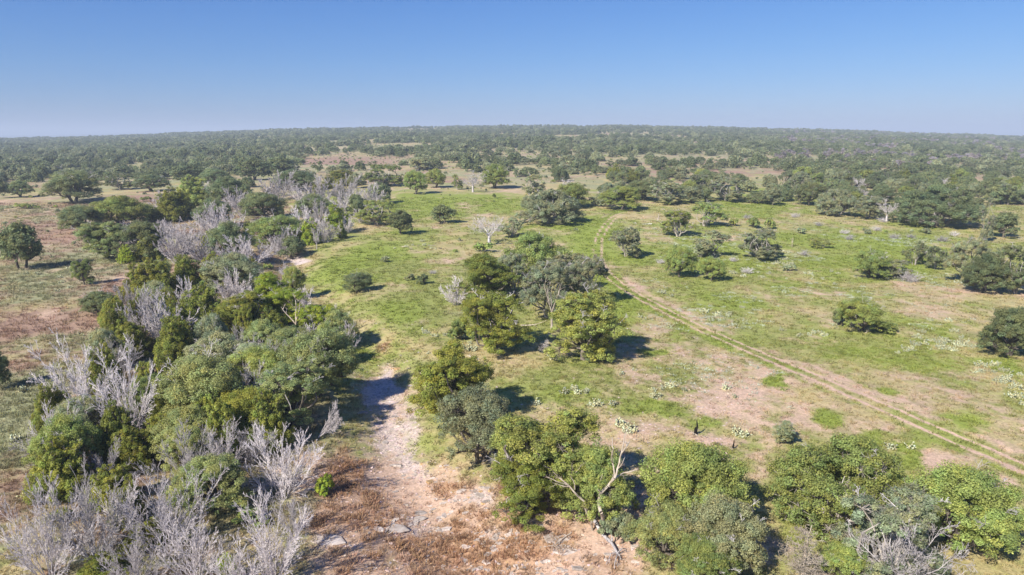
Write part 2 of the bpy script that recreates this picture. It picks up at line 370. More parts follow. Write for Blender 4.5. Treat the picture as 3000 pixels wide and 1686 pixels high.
# distant blue hills beyond the ridge
def build_hills():
    xs = np.linspace(-14000, 14000, 260)
    V = []; yb = 11000
    crest = np.interp(xs / yb, [-1.2, -.74, -.6, -.45, -.3, -.1, .3, .6, .9, 1.2], [398, 398, 394, 388, 384, 386, 392, 396, 399, 400])
    zc = CAMZ + (394 - crest) / F * yb + 10 * fbm(xs / 900, xs * 0, 77, 3)
    for yo, f in ((-3500, 0), (-2000, .45), (-900, .8), (0, 1.0), (1500, .7), (3500, 0)):
        V.append(np.stack([xs, np.full_like(xs, yb + yo), -75 + (zc + 75) * f], -1))
    V = np.concatenate(V); n = len(xs)
    i = (np.arange(5)[:, None] * n + np.arange(n - 1)[None]).ravel()
    Q = np.stack([i, i + 1, i + 1 + n, i + n], -1)
    c = np.array([[.06, .08, .05]]) * (1 + .3 * fbm(V[:, 0] / 300, V[:, 1] / 300, 3, 3))[:, None]
    tag(ob("hills", mk_mesh("hills", V, Q, mats=[M_GROUND], col=c, smooth=True)), kind="structure")
build_hills()

# ------------------------------------------------------------ branch skeletons
def nrm(v): return v / (np.linalg.norm(v) + 1e-9)
def limb(p, q, r0, r1, rng, n=4, wob=.12, sag=0.0):
    """wavy tapering limb from p to q as segments"""
    L = np.linalg.norm(q - p); out = []; prev = np.array(p, float); pr = r0
    off = rng.normal(size=3) * wob * L
    for k in range(1, n + 1):
        t = k / n
        cur = p + (q - p) * t + off * sin(pi * t) + rng.normal(size=3) * wob * .25 * L * (0 if k == n else 1) + np.array([0, 0, sag * L * sin(pi * t)])
        r = r0 + (r1 - r0) * t
        out.append((*prev, *cur, pr, r)); prev = cur; pr = r
    return out
def twigtree(p, d, L, r, lev, rng, out, nb=(9, 7, 4), up=.35, spread=.75, lr=.42):
    """recursive bare branch: stem then side branches along it"""
    n = 5 if lev == 0 else (3 if lev == 1 else 2)
    pts = [np.array(p, float)]; dd = nrm(d)
    for k in range(n):
        dd = nrm(dd + rng.normal(size=3) * .085 + np.array([0, 0, up * .22]))
        pts.append(pts[-1] + dd * L / n)
    for k in range(n):
        out.append((*pts[k], *pts[k + 1], r * (1 - .8 * k / n), r * (1 - .8 * (k + 1) / n)))
    if lev >= len(nb): return
    for j in range(nb[lev]):
        t = rng.uniform(.18, 1.0) * n; k = min(n - 1, int(t)); q = pts[k] + (pts[k + 1] - pts[k]) * (t - k)
        ax = nrm(pts[k + 1] - pts[k]); s = rng.normal(size=3); s = nrm(s - ax * s.dot(ax))
        nd_ = nrm(ax * (1 - spread * .45) + s * spread + np.array([0, 0, up * .35]))
        twigtree(q, nd_, L * lr * rng.uniform(.6, 1.25) * (1.15 - .55 * t / n), r * .36, lev + 1, rng, out, nb, up, spread, lr)

# kind -> crown recipe
def lobes_for(kind, rng):
    L = []
    if kind == 'oak':
        for k in range(11):
            d = nrm(rng.normal(size=3)); d[2] = abs(d[2]) * .9 - .25
            L.append((np.array([0, 0, 3.7]) + d * np.array([2.6, 2.6, 2.5]) * rng.uniform(.75, 1.05), rng.uniform(1.15, 1.75), .9))
        for k in range(7):
            a = 2 * pi * k / 7 + rng.uniform(-.4, .4); rr = rng.uniform(1.9, 2.9)
            L.append((np.array([rr * cos(a), rr * sin(a), rng.uniform(1.5, 2.4)]), rng.uniform(.9, 1.35), .9))
        L.append((np.array([0, 0, 4.6]), 2.2, .95)); fork = 1.2
    elif kind == 'wide':
        for k in range(26):
            a = rng.uniform(0, 2 * pi); r = 5.0 * math.sqrt(rng.uniform(.02, 1))
            L.append((np.array([r * cos(a), r * sin(a), 5.3 - .135 * r * r + rng.normal() * .4]), rng.uniform(1.2, 1.9), .85))
        for k in range(11):
            a = 2 * pi * k / 11 + rng.uniform(-.25, .25); r = rng.uniform(4.0, 5.2)
            L.append((np.array([r * cos(a), r * sin(a), rng.uniform(1.0, 1.7)]), rng.uniform(.9, 1.4), .9))
        fork = 1.2
    elif kind == 'elm':
        for k in range(19):
            z = rng.uniform(.9, 8.0); rr = 3.0 * math.sqrt(max(.05, 1 - ((z - 4.2) / 4.3) ** 2)) * rng.uniform(.5, 1)
            a = rng.uniform(0, 2 * pi)
            L.append((np.array([rr * cos(a), rr * sin(a), z]), rng.uniform(.9, 1.55), .95))
        L.append((np.array([0, 0, 5.2]), 1.7, 1.3)); L.append((np.array([0, 0, 2.9]), 1.7, 1.0)); fork = 1.4
    elif kind == 'grey':
        for k in range(14):
            z = rng.uniform(1.2, 6.9); rr = 3.1 * math.sqrt(max(.05, 1 - ((z - 3.9) / 3.7) ** 2)) * rng.uniform(.5, 1)
            a = rng.uniform(0, 2 * pi)
            L.append((np.array([rr * cos(a), rr * sin(a), z]), rng.uniform(.9, 1.5), .85))
        fork = 1.1
    elif kind == 'jun':
        ns = 6
        for s in range(ns):
            a = 2 * pi * s / ns + rng.uniform(-.4, .4); rr = rng.uniform(.9, 1.9); h = rng.uniform(3.4, 6.6)
            if s == 0: rr = .2; h = 6.6
            z = .55
            while z < h:
                q = 1 - z / (h + .6)
                L.append((np.array([rr * cos(a) * (1 - .3 * z / h) + rng.normal() * .2, rr * sin(a) * (1 - .3 * z / h) + rng.normal() * .2, z]), .35 + 1.15 * q ** .7 * rng.uniform(.8, 1.15), 1.15)); z += rng.uniform(.75, 1.1)
        fork = .3
    elif kind == 'bush':
        for k in range(7):
            a = rng.uniform(0, 2 * pi); r = 1.0 * math.sqrt(rng.uniform(0, 1))
            L.append((np.array([r * cos(a), r * sin(a), rng.uniform(.5, 1.15) - .15 * r]), rng.uniform(.45, .7), .9))
        fork = .15
    return L, fork

def make_tree(kind, seed, nleaf, lsize):
    """returns (V,Q) wood, (V,Q,col) foliage, nominal width, height"""
    rng = np.random.default_rng(seed)
    L, fork = lobes_for(kind, rng)
    segs = []; thin = []
    top = max(c[2] + r * f for c, r, f in L)
    trunk_r = {'oak': .26, 'wide': .36, 'elm': .26, 'grey': .2, 'jun': .16, 'bush': .05}[kind]
    nst = {'oak': 2, 'wide': 5, 'elm': 1, 'grey': 3, 'jun': 3, 'bush': 4}[kind]
    stems = []
    for s in range(nst):
        a = rng.uniform(0, 2 * pi); o = .12 * trunk_r / .2 * (nst > 1) * (1 + 2 * rng.uniform())
        b = np.array([o * cos(a), o * sin(a), -.35]); lean = (1.2 if kind == 'wide' else .35) * (nst > 1)
        t = np.array([b[0] + lean * cos(a), b[1] + lean * sin(a), fork])
        segs += limb(b, t, trunk_r * (1.25 if nst == 1 else .85), trunk_r * .7, rng, 3, .05)
        stems.append((t, trunk_r * (.7 if nst == 1 else .55)))
    for s, (t, r) in enumerate(stems):
        segs.append((t[0], t[1], -.3, t[0] * .98, t[1] * .98, .1, r * 0 + .01, .01))
    cl_c, cl_r, cl_d, cl_t = [], [], [], []
    for c, r, fl in L:
        st = min(stems, key=lambda q: np.linalg.norm(q[0][:2] - c[:2]))
        if kind == 'jun': segs += limb(np.array([st[0][0], st[0][1], .2]), c, .06, .02, rng, 3, .05)
        else: segs += limb(st[0], c, min(st[1], .05 + r * .075), .035, rng, 5, .13, .05)
        nc = int({'oak': 26, 'wide': 24, 'elm': 25, 'grey': 22, 'jun': 14, 'bush': 12}[kind] * (r / 1.4 if kind != 'bush' else 1) ** 1.3) + 4
        for k in range(nc):
            d = nrm(rng.normal(size=3)); d[2] = d[2] if d[2] > -.45 else -d[2]
            q = c + d * np.array([r, r, r * fl]) * rng.uniform(.68, 1.08)
            if q[2] < .25: continue
            cl_c.append(q); cl_r.append(r * rng.uniform(.17, .36)); cl_d.append(d); cl_t.append(rng.uniform(.72, 1.22))
            thin += limb(c, q, .035 if kind == 'grey' else .03, .012, rng, 2, .15)
            if kind == 'grey':
                for _ in range(3):
                    thin += limb(q, q + nrm(d + rng.normal(size=3) * .6) * r * .55, .012, .004, rng, 2, .1)
    cl_c, cl_r, cl_d, cl_t = map(np.array, (cl_c, cl_r, cl_d, cl_t))
    w = cl_r ** 2; idx = rng.choice(len(cl_c), nleaf, p=w / w.sum())
    d = rng.normal(size=(nleaf, 3)); d /= np.linalg.norm(d, axis=1, keepdims=True)
    rad = cl_r[idx] * rng.uniform(.35, 1.12, nleaf) ** .6
    zf = 1.35 if kind == 'jun' else .85
    pos = cl_c[idx] + d * rad[:, None] * np.array([1, 1, zf])
    nn = d * .8 + cl_d[idx] * .6 + np.array([0, 0, .4]) + rng.normal(size=(nleaf, 3)) * .6
    tint = cl_t[idx] * rng.uniform(.65, 1.4, nleaf)
    s = lsize * rng.uniform(.6, 1.35, nleaf)
    if kind == 'jun':
        ax = d * .7 + cl_d[idx] * .4 + np.array([0, 0, 1.0]) + rng.normal(size=(nleaf, 3)) * .4
        V, Q = leaves(pos, nn + rng.normal(size=(nleaf, 3)) * .5, s * 1.25, .42, rng, ax)
    else:
        V, Q = leaves(pos, nn, s, .62, rng)
    hue = rng.uniform(-1, 1, len(cl_c))[idx]
    col = np.stack([tint * (1 + .13 * hue), tint, tint * (1 - .12 * hue)], -1)
    col = np.repeat(col, 4, 0)
    wv, wq = join([tubes(segs, 6), tubes(thin, 3)])
    sel = V[:, 2]
    width = np.percentile(np.hypot(V[:, 0], V[:, 1]), 97) * 2.05; height = np.percentile(sel, 99.5)
    return (wv, wq), (V, Q, col), float(width), float(height)

def make_dead(seed, style, rmin=.010):
    rng = np.random.default_rng(seed); out = []
    if style == 'fan':
        for s in range(15):
            a = 2 * pi * s * 2 / 15 + rng.uniform(-.4, .4); lean = (s % 3 + rng.uniform(.1, 1)) * .5
            twigtree([.12 * cos(a), .12 * sin(a), -.3], np.array([lean * cos(a), lean * sin(a), 1.0]), rng.uniform(3.4, 5.6), .038, 0, rng, out, (23, 8, 3), .12, .52, .27)
    elif style == 'cone':
        twigtree([0, 0, -.3], np.array([.05, 0, 1.0]), 6.0, .13, 0, rng, out, (2, 1), .3, .6, .25)
        for k in range(70):
            z = rng.uniform(.7, 5.4); a = rng.uniform(0, 2 * pi)
            twigtree([0, 0, z], np.array([cos(a), sin(a), .15]), (2.2 * (1 - z / 6.6) + .35) * rng.uniform(.7, 1.1), .03, 1, rng, out, (0, 8, 4), .25, .8, .42)
    elif style == 'tree':       # bare oak with a real trunk, spreading limbs and fine twigs
        out += limb(np.array([0, 0, -.3]), np.array([.1, 0, 1.8]), .3, .2, rng, 3, .04)
        for s in range(8):
            a = 2 * pi * s / 8 + rng.uniform(-.4, .4); e = rng.uniform(.25, 1.3)
            twigtree([.1, 0, rng.uniform(1.4, 1.9)], np.array([cos(a), sin(a), e]), rng.uniform(3.0, 4.4), .058, 0, rng, out, (12, 7, 3), .3, .7, .42)
    elif style == 'lean':       # toppled fan, lying over
        for s in range(5):
            a = rng.uniform(-.45, .45)
            twigtree([0, 0, .1], np.array([cos(a), sin(a), rng.uniform(.1, .45)]), rng.uniform(4.2, 6.0), .055, 0, rng, out, (16, 9, 4), .12, .55, .34)
    elif style == 'snag':       # few stout bleached limbs
        out += limb(np.array([0, 0, -.3]), np.array([.2, 0, 2.2]), .22, .16, rng, 3, .08)
        for s in range(4):
            a = 2 * pi * s / 4 + rng.uniform(-.5, .5)
            twigtree([.2, 0, rng.uniform(1.8, 2.2)], np.array([.5 * cos(a), .5 * sin(a), 1]), rng.uniform(2.6, 5.2), .11, 0, rng, out, (4, 3), .25, .7, .45)
    elif style == 'scrub':      # low leafless grey shrub
        for s in range(26):
            a = rng.uniform(0, 2 * pi); lean = rng.uniform(.1, 1.2)
            twigtree([.1 * cos(a), .1 * sin(a), -.1], np.array([lean * cos(a), lean * sin(a), 1.0]), rng.uniform(.8, 1.3), .022, 1, rng, out, (0, 6, 3), .2, .8, .5)
    S = np.array(out, float)
    S[:, 6:8] = np.maximum(S[:, 6:8], rmin if style != 'scrub' else .006)
    big = S[:, 6] > .03
    parts = []
    if big.any(): parts.append(tubes(S[big], 6))
    if (~big).any(): parts.append(tubes(S[~big], 3))
    V = parts[0][0] if len(parts) == 1 else np.concatenate([p[0] for p in parts])
    return parts, float(np.percentile(np.hypot(V[:, 0], V[:, 1]), 95) * 2), float(np.percentile(V[:, 2], 99.5))

PROTO = {}
def crown_twigs(seed, kind):
    """bleached dead sprays standing out of a live crown"""
    rng = np.random.default_rng(seed); L, fork = lobes_for(kind, rng); out = []
    for c, r, fl in L:
        if c[2] < 2.4 or rng.uniform() < .35: continue
        d = nrm(rng.normal(size=3)); d[2] = abs(d[2]) * .8 + .15; q = c + d * r * .6; out += limb(np.array([0, 0, fork]), q, .05, .04, rng, 4, .06)
        twigtree(q, d + np.array([0, 0, .2]), r * rng.uniform(.7, 1.15), .045, 1, rng, out, (0, 5, 3), .2, .8, .5)
    S = np.array(out, float); S[:, 6:8] = np.maximum(S[:, 6:8], .012)
    return tubes(S, 3)
def proto_live(key, kind, seed, nleaf, lsize, bark):
    w, f, W, Hh = make_tree(kind, seed, nleaf, lsize)
    PROTO[key] = dict(kind='live', wood=mk_mesh("trunk", w[0], w[1], mats=[bark], smooth=True),
                      leaf=mk_mesh("crown", f[0], f[1], mats=[M_LEAF], col=f[2]), W=W, H=Hh)
    if key[1] == 0 and kind != 'bush' and kind != 'jun':
        v, q = crown_twigs(seed, kind); PROTO[key]['twigs'] = mk_mesh("dead_branches", v, q, mats=[M_DEAD])
for i in range(3):
    proto_live(('oak', 0, i), 'oak', 100 + i, 66000, .068, M_BARK); proto_live(('elm', 0, i), 'elm', 120 + i, 62000, .067, M_BARK)
    proto_live(('jun', 0, i), 'jun', 140 + i, 60000, .074, M_BARK); proto_live(('oak', 1, i), 'oak', 160 + i, 12000, .155, M_BARK)
    proto_live(('elm', 1, i), 'elm', 180 + i, 11000, .15, M_BARK)
for i in range(2):
    proto_live(('wide', 0, i), 'wide', 200 + i, 90000, .084, M_PALE); proto_live(('wide', 1, i), 'wide', 210 + i, 20000, .17, M_BARK)
    proto_live(('grey', 0, i), 'grey', 220 + i, 48000, .072, M_PALE); proto_live(('grey', 1, i), 'grey', 230 + i, 10000, .145, M_PALE)
    proto_live(('jun', 1, i), 'jun', 240 + i, 11000, .15, M_BARK)
    proto_live(('bush', 0, i), 'bush', 250 + i, 8000, .062, M_BARK); proto_live(('bush', 1, i), 'bush', 260 + i, 1400, .14, M_BARK)
def proto_dead(key, seed, style, mat, rmin=.010):
    parts, W, Hh = make_dead(seed, style, rmin)
    if len(parts) == 1: parts = [parts[0], parts[0]]
    PROTO[key] = dict(kind='dead', wood=mk_mesh("trunk", parts[0][0], parts[0][1], mats=[mat], smooth=True),
                      leaf=mk_mesh("branches", parts[1][0], parts[1][1], mats=[mat], smooth=True) if parts[1] is not parts[0] else None, W=W, H=Hh)
for i in range(4): proto_dead(('dead', 0, i), 300 + i, 'fan', M_DEAD)
for i in range(2): proto_dead(('dead', 1, i), 306 + i, 'fan', M_DEAD, .022)
proto_dead(('cone', 0, 0), 310, 'cone', M_BLEACH); proto_dead(('lean', 0, 0), 312, 'lean', M_DEAD); proto_dead(('lean', 0, 1), 313, 'lean', M_DEAD)
proto_dead(('bare', 0, 0), 314, 'tree', M_DEAD); proto_dead(('bare', 0, 1), 315, 'tree', M_DEAD)
for i in range(3): proto_dead(('snag', 0, i), 320 + i, 'snag', M_BLEACH)
for i in range(2): proto_dead(('scrub', 0, i), 330 + i, 'scrub', M_DEAD)
VARS = {}
for k in PROTO: VARS.setdefault(k[:2], []).append(k)

TINT = dict(d=(.245, .285, .130), o=(.310, .335, .070), b=(.390, .470, .060), g=(.365, .390, .215), l=(.400, .445, .175), m=(.345, .400, .120), y=(.395, .425, .115))
GROUP = dict(oak="oaks scattered over the savanna", wide="broad spreading oaks", elm="upright leafy trees", grey="thin grey-leaved trees with pale limbs", jun="olive green junipers",
             bush="small leafy bushes", dead="dead bare junipers of the thicket", cone="dead bare junipers of the thicket", lean="toppled dead junipers", bare="leafless dead oaks", snag="bleached snags", scrub="low leafless grey shrubs")
NAME = dict(oak="oak_tree", wide="spreading_oak", elm="leafy_tree", grey="thin_tree", jun="juniper_tree", bush="bush", dead="dead_juniper", cone="dead_juniper", lean="fallen_juniper", bare="dead_oak", snag="bleached_snag", scrub="leafless_shrub")
CAT = dict(oak="tree", wide="tree", elm="tree", grey="tree", jun="tree", bush="bush", dead="dead tree", cone="dead tree", lean="dead tree", bare="dead tree", snag="dead tree", scrub="shrub")
R2 = random.Random(5)
TW = dict(oak=.6, wide=1.0, elm=.75, grey=1.0)     # share of near trees that carry dead sprays
PLACED = []      # x, y, radius of trees already standing
def plant(kind, x, y, w, h, tint, label, rz=None, group=None, lod=None):
    d = math.hypot(x, y)
    if lod is None: lod = 0 if d < (100 if kind == 'dead' else 170 if w < 10.5 else 420) else 1
    vs = VARS.get((kind, lod)) or VARS[(kind, 0)]
    P = PROTO[R2.choice(vs)]
    z = float(H(np.array([x]), np.array([y]))[0])
    root = bpy.data.objects.new(NAME[kind], None); C.objects.link(root)
    root.empty_display_size = .5
    root.location = (x, y, z); root.rotation_euler = (0, 0, R2.uniform(0, 2 * pi) if rz is None else rz)
    root.scale = (w / P['W'], w / P['W'], h / P['H'])
    tag(root, label, CAT[kind], group or GROUP[kind])
    ob("trunk", P['wood'], root)
    if P['leaf'] is not None:
        c = ob("crown" if P['kind'] == 'live' else "branches", P['leaf'], root)
        t = TINT.get(tint, (1, 1, 1)); v = R2.uniform(.93, 1.08); q = R2.uniform(-.05, .05)
        if P['kind'] == 'live': c.color = (t[0] * v * (1 + q), t[1] * v, t[2] * v * (1 - q), 1)
    if P.get('twigs') and lod == 0 and (TW.get(kind, 0) > R2.random()): ob("dead_branches", P['twigs'], root)
    PLACED.append((x, y, w / 2))
    return root
def plant_px(kind, xd, base, w, top, tint, label, **kw):
    g = ground(xd, base)
    if g is None: return
    x, y = g
    skirt = {'jun': .38, 'bush': .35, 'oak': .16, 'wide': .18, 'elm': .08, 'grey': .12, 'dead': .1, 'scrub': .3}.get(kind, .0)
    depth = y * cp + CAMZ * sp
    wm = w * K * depth / F
    y2 = y + skirt * wm; x2 = x * y2 / y; x, y = x2, y2
    z = float(H(np.array([x]), np.array([y]))[0])
    a, fy, fz = ray(xd, top); ztop = CAMZ + fz * y / fy
    h = max(.4, ztop - z) * (.93 if base > 1280 and xd > 1200 else 1)
    depth = y * cp + (CAMZ - z) * sp
    wm = w * K * depth / F * 1.05
    return plant(kind, float(x), float(y), float(wm), float(h), tint, label, **kw)
TREES = [
# ---- right foreground and middle row along the bottom
('elm',1150,1085,195,882,'o',"tall olive tree with bare twigs in its top, right of the pale rock creek bed"),
('oak',1205,1176,195,985,'g',"grey-green tree standing just in front of the olive tree beside the creek bed"),
('elm',1370,1290,275,1035,'y',"large yellow-green tree with a domed top, right of the grey-green creek tree"),
('elm',1320,1318,180,1150,'o',"bright olive low tree at the lower left skirt of the large yellow-green tree"),
('oak',1505,1330,180,1120,'m',"dark leafy tree around the foot of the forked bleached snag"),
('bush',1550,1392,115,1295,'g',"dusty grey-green bush under the bleached snag beside the rust weeds"),
('oak',1735,1345,255,1100,'m',"tall full green tree right of the bleached snag, lit on its left side"),
('oak',1812,1450,200,1240,'g',"dull green tree with bare twigs on top, in front of the tall full green tree"),
('oak',1670,1420,170,1270,'l',"bright green bushy tree at the foot of the tall full green tree"),
('oak',1770,1500,150,1350,'m',"green tree cut by the bottom edge, below the dull twiggy tree"),
('wide',2105,1335,340,1105,'m',"broad olive oak with many bleached twigs, near the bottom right"),
('oak',2235,1330,150,1190,'m',"green oak merging with the right side of the broad twiggy oak"),
('oak',2130,1480,130,1370,'m',"green oak at the bottom edge between the conical dead juniper and the bare pale crown"),
('oak',2400,1395,250,1160,'m',"big round dark oak nearest the bottom right corner"),
('grey',2240,1500,270,1230,'g',"half bare oak with a fan of pale limbs at the bottom edge"),
('bare',2255,1520,250,1255,None,"leafless pale oak with a wide fan of limbs at the bottom edge"),
('cone',2012,1480,120,1318,None,"conical bleached juniper standing alone on straw at the bottom edge"),
('elm',1975,1118,60,1064,'g',"small round dark tree alone on grass above the broad twiggy oak"),
('snag',2215,1260,70,1125,None,"bleached antler-like snag at the top of the broad twiggy oak"),
('snag',2110,1200,70,1110,None,"short bleached snag above the left of the broad twiggy oak"),
# ---- middle cluster
('elm',1237,892,165,738,'o',"tall layered tree with a pale trunk, left of the pair in mid meadow"),
('elm',1468,910,190,738,'y',"tall olive tree with a pale trunk, right of the pair in mid meadow"),
('bush',1168,862,75,808,'m',"green bush touching the left tree of the middle pair"),
('bush',1500,916,60,880,'d',"dark bush at the foot of the right tree of the middle pair"),
('elm',1220,765,155,643,'o',"round olive tree with dense crown behind the left tree of the middle pair"),
('grey',1290,745,90,640,'g',"dim grey tree between the round olive tree and the pale limbed tree"),
('wide',1355,715,190,590,'m',"broad green oak at the back of the middle cluster"),
('grey',1375,805,150,662,'g',"tall thin tree with white upright limbs in the middle cluster"),
('grey',1475,770,130,650,'g',"grey rounded tree at the right side of the middle cluster"),
('grey',1430,735,110,640,'g',"grey leafy tree at the centre of the middle cluster"),
('snag',1385,830,50,700,None,"slim pale snag between the middle pair of trees"),
('dead',1148,770,75,700,None,"grey leafless tree on the left edge of the middle cluster"),
('scrub',1195,805,60,770,None,"grey leafless shrub below the round olive tree"),
('lean',1375,885,70,845,None,"toppled grey brush heap between the middle pair of trees"),
('bare',1232,618,100,540,None,"half dead oak with a dark trunk and grey crown above the middle cluster"),
('grey',1285,600,65,550,'g',"small dark leafy tree at the right shoulder of the half dead oak"),
('bush',1215,638,50,610,'m',"low green bush in front of the half dead oak"),
('wide',1382,566,160,480,'g',"big spreading oak with pale inner limbs left of the far end of the track"),
('oak',1440,525,85,462,'m',"green oak behind the right side of the big spreading oak"),
('grey',1345,500,60,440,'g',"thin tree behind the left of the big spreading oak"),
('oak',1113,564,64,516,'d',"small perfectly round dark tree alone on green grass"),
('oak',1012,592,62,530,'d',"small tree with a short dark trunk left of the round meadow tree"),
('grey',948,568,92,505,'m',"gnarled oak with open limbs at the right edge of the dead tree thicket"),
('oak',902,738,70,688,'d',"dark flat topped small tree alone on the grass right of the thicket"),
('bush',1062,718,38,692,'d',"round dark bush on bare ground left of the middle cluster"),
('bush',1030,708,28,690,'g',"small pale bush beside the round dark bush"),
('jun',775,620,60,555,'b',"bright yellow-green tree at the creek end of the thicket"),
('bare',797,628,22,575,None,"thin leafless sapling beside the bright tree at the creek end"),
('elm',848,588,62,515,'b',"vivid green narrow tree on the right rim of the dead thicket"),
('grey',1575,648,88,572,'g',"thin round tree with pale stem just right of the wheel track"),
('bush',1600,652,40,625,'d',"dark bush at the foot of the thin tree by the wheel track"),
('oak',1560,530,100,470,'m',"round oak right of the big spreading oak where the track ends"),
('grey',1515,520,60,480,'g',"grey tree at the left of the round oak where the track ends"),
('oak',1610,505,90,455,'d',"dark oak behind the round oak where the track ends"),
('grey',1680,515,95,460,'g',"grey-green oak right of the dark oak beyond the track"),
('grey',1705,598,95,530,'m',"leafy tree with many stems right of the track, left one of two"),
('grey',1775,572,90,510,'m',"leafy tree with many stems right of the track, right one of two"),
('grey',1790,650,95,580,'g',"grey crowned thicket tree on the green meadow right of the track"),
('grey',1915,655,105,578,'g',"rounded grey-green oak on the meadow with white weeds at its foot"),
('oak',1712,700,78,620,'m',"green tree with two yellowish stems nearest the track bend"),
('oak',1788,708,64,648,'m',"round green tree beside the tree with yellowish stems"),
('grey',1830,508,95,448,'g',"dark oak with one white dead limb beyond the meadow"),
('grey',1755,490,60,440,'g',"grey tree left of the dark oak with a white dead limb"),
('bush',1845,570,28,550,'m',"dark round bush in the row above the grey-green oak"),
('bush',1895,575,45,548,'m',"flat topped small bush left of its paler twin"),
('bush',1935,578,32,550,'m',"small upright bush right of its flatter twin"),
('oak',2162,838,110,755,'m',"olive round tree alone in the right meadow"),
('bush',2120,822,50,778,'d',"dark low bush on the left of the olive round tree"),
('bush',2232,842,62,815,'m',"low spreading bush right of the olive round tree"),
('oak',2192,704,85,634,'m',"olive tree with a white trunk on the right meadow"),
('grey',2245,700,80,655,'g',"loose grey-green shrub tree right of the white trunked tree"),
('scrub',2290,712,55,680,None,"grey leafless shrub right of the white trunked tree"),
('grey',2298,668,55,610,'d',"dark thin tree, left one of two upright trees in the right meadow"),
('grey',2352,680,55,622,'d',"thin upright tree, right one of two in the right meadow"),
('grey',2430,715,100,600,'g',"tall thin tree at the left of the right edge clump"),
('oak',2478,740,110,640,'d',"dark green oak in the middle of the right edge clump"),
('grey',2555,745,110,620,'d',"dark oak cut by the right edge in the upper clump"),
('oak',2535,900,140,775,'d',"big dark tree cut by the right edge"),
('bush',2500,884,70,830,'d',"dark bush at the foot of the big tree on the right edge"),
('wide',2350,572,205,470,'d',"great domed oak, largest crown of the upper right"),
('oak',2525,600,75,535,'d',"dark round oak right of the great domed oak"),
('grey',2475,608,40,500,'g',"tall thin tree with a pale stem right of the great domed oak"),
('wide',2105,545,100,478,'g',"grey oak at the left end of the row beside the great domed oak"),
('grey',2185,552,90,495,'g',"grey twiggy tree in the row left of the great domed oak"),
('bare',2230,558,60,500,None,"pale leafless tree touching the great domed oak"),
('oak',2215,520,70,470,'d',"dark oak behind the row left of the great domed oak"),
('oak',2040,518,75,460,'d',"round dark oak at the left front of the upper right wood"),
('grey',2065,625,60,598,'y',"small crooked tree leaning right on the open meadow"),
('snag',1992,622,10,595,None,"short white upright stub on the open meadow"),
('bush',2530,520,90,470,'d',"dark broad bush right behind the great domed oak"),
# ---- mid distance
('oak',1248,475,78,414,'m',"round oak with heavy limbs beyond the open green, right of the grey leafless tree"),
('bare',1190,484,62,428,None,"grey leafless tree left of the round heavy limbed oak"),
('grey',1150,478,32,440,'m',"slim tree left of the grey leafless tree"),
('oak',1095,474,55,425,'m',"round small oak on brown ground beyond the open green"),
('oak',1045,490,56,430,'m',"upright small oak on brown ground beyond the gnarled oak"),
('grey',965,470,95,415,'m',"gnarled open oak behind the dead thicket"),
('oak',1060,430,55,395,'g',"leaning oak in the row above the open brown ground"),
('bush',1243,500,12,487,'m',"tiny sapling in the middle of the open green"),
('oak',1405,452,36,418,'d',"very dark round juniper-like oak amid paler trees"),
('oak',190,512,135,433,'d',"big dark oak with several trunks on the far left"),
('oak',58,680,108,560,'d',"dark oak with a visible trunk near the left edge"),
('elm',212,718,48,655,'m',"small upright tree on sage ground left of the thicket"),
('oak',-5,985,62,880,'d',"dark tree cut by the left edge"),
('bush',60,527,48,512,'m',"low green bush right of its small neighbour at the far left"),
('oak',55,498,55,455,'d',"small dark oak left of the big many trunked oak"),
('oak',-4,500,40,440,'d',"dark oak cut by the left edge, above the brown ground"),
('bush',365,508,28,495,'m',"small round green bush on the mauve ground"),
('grey',305,478,70,438,'d',"open dark tree right of the big many trunked oak"),
('oak',385,483,80,440,'d',"low spreading dark tree, second right of the big many trunked oak"),
('oak',475,462,80,412,'d',"dark oak behind the top of the thicket, left one"),
('oak',540,470,70,425,'d',"dark oak behind the top of the thicket, middle one"),
('oak',640,455,80,400,'d',"dark oak behind the top of the thicket, with thick crown"),
('oak',705,445,75,395,'d',"dark oak behind the top of the thicket, right one"),
# ---- thicket, upper part
('jun',490,520,90,448,'m',"olive juniper at the top left of the thicket"),
('oak',575,520,100,445,'d',"dark oak at the top of the thicket"),
('dead',700,505,100,432,None,"dead grey juniper at the top of the thicket, left of the pair"),
('dead',800,520,110,445,None,"dead grey juniper near the top of the thicket, centre"),
('dead',870,515,90,440,None,"dead grey juniper near the top of the thicket, right rim"),
('dead',930,530,70,460,None,"dead grey juniper behind the gnarled oak"),
('oak',745,482,90,428,'d',"dark oak between the dead junipers at the top"),
('jun',860,470,90,430,'o',"olive juniper at the far right top of the thicket"),
('oak',958,515,60,460,'d',"dark oak at the right shoulder of the thicket"),
('oak',660,560,110,485,'d',"broad dark oak in the upper middle of the thicket"),
('oak',790,560,90,490,'d',"dark round oak ringed by dead junipers"),
('dead',605,545,80,470,None,"dead juniper left of the broad dark oak"),
('dead',530,600,95,510,None,"dead juniper in the upper left of the thicket"),
('jun',440,560,100,480,'o',"olive juniper behind the light green round tree"),
('oak',300,575,150,495,'m',"broad green oak on the left shoulder of the thicket"),
('oak',205,590,110,520,'d',"open dark oak on the far left shoulder of the thicket"),
('bush',245,610,60,570,'d',"dark bush below the open dark oak"),
('elm',268,655,120,560,'l',"light green round tree with a forked trunk left of the thicket"),
('oak',355,655,120,560,'d',"dark oak right behind the light green round tree"),
('jun',378,660,70,590,'o',"olive juniper between the light green tree and the dead fans"),
('jun',318,665,42,618,'b',"small pointed yellow-green juniper right of the light green tree"),
('oak',545,575,90,500,'d',"dark oak at the centre of the upper thicket"),
('dead',570,610,90,520,None,"dead juniper at the centre of the upper thicket"),
('oak',575,665,110,560,'d',"dark oak between two dead fans"),
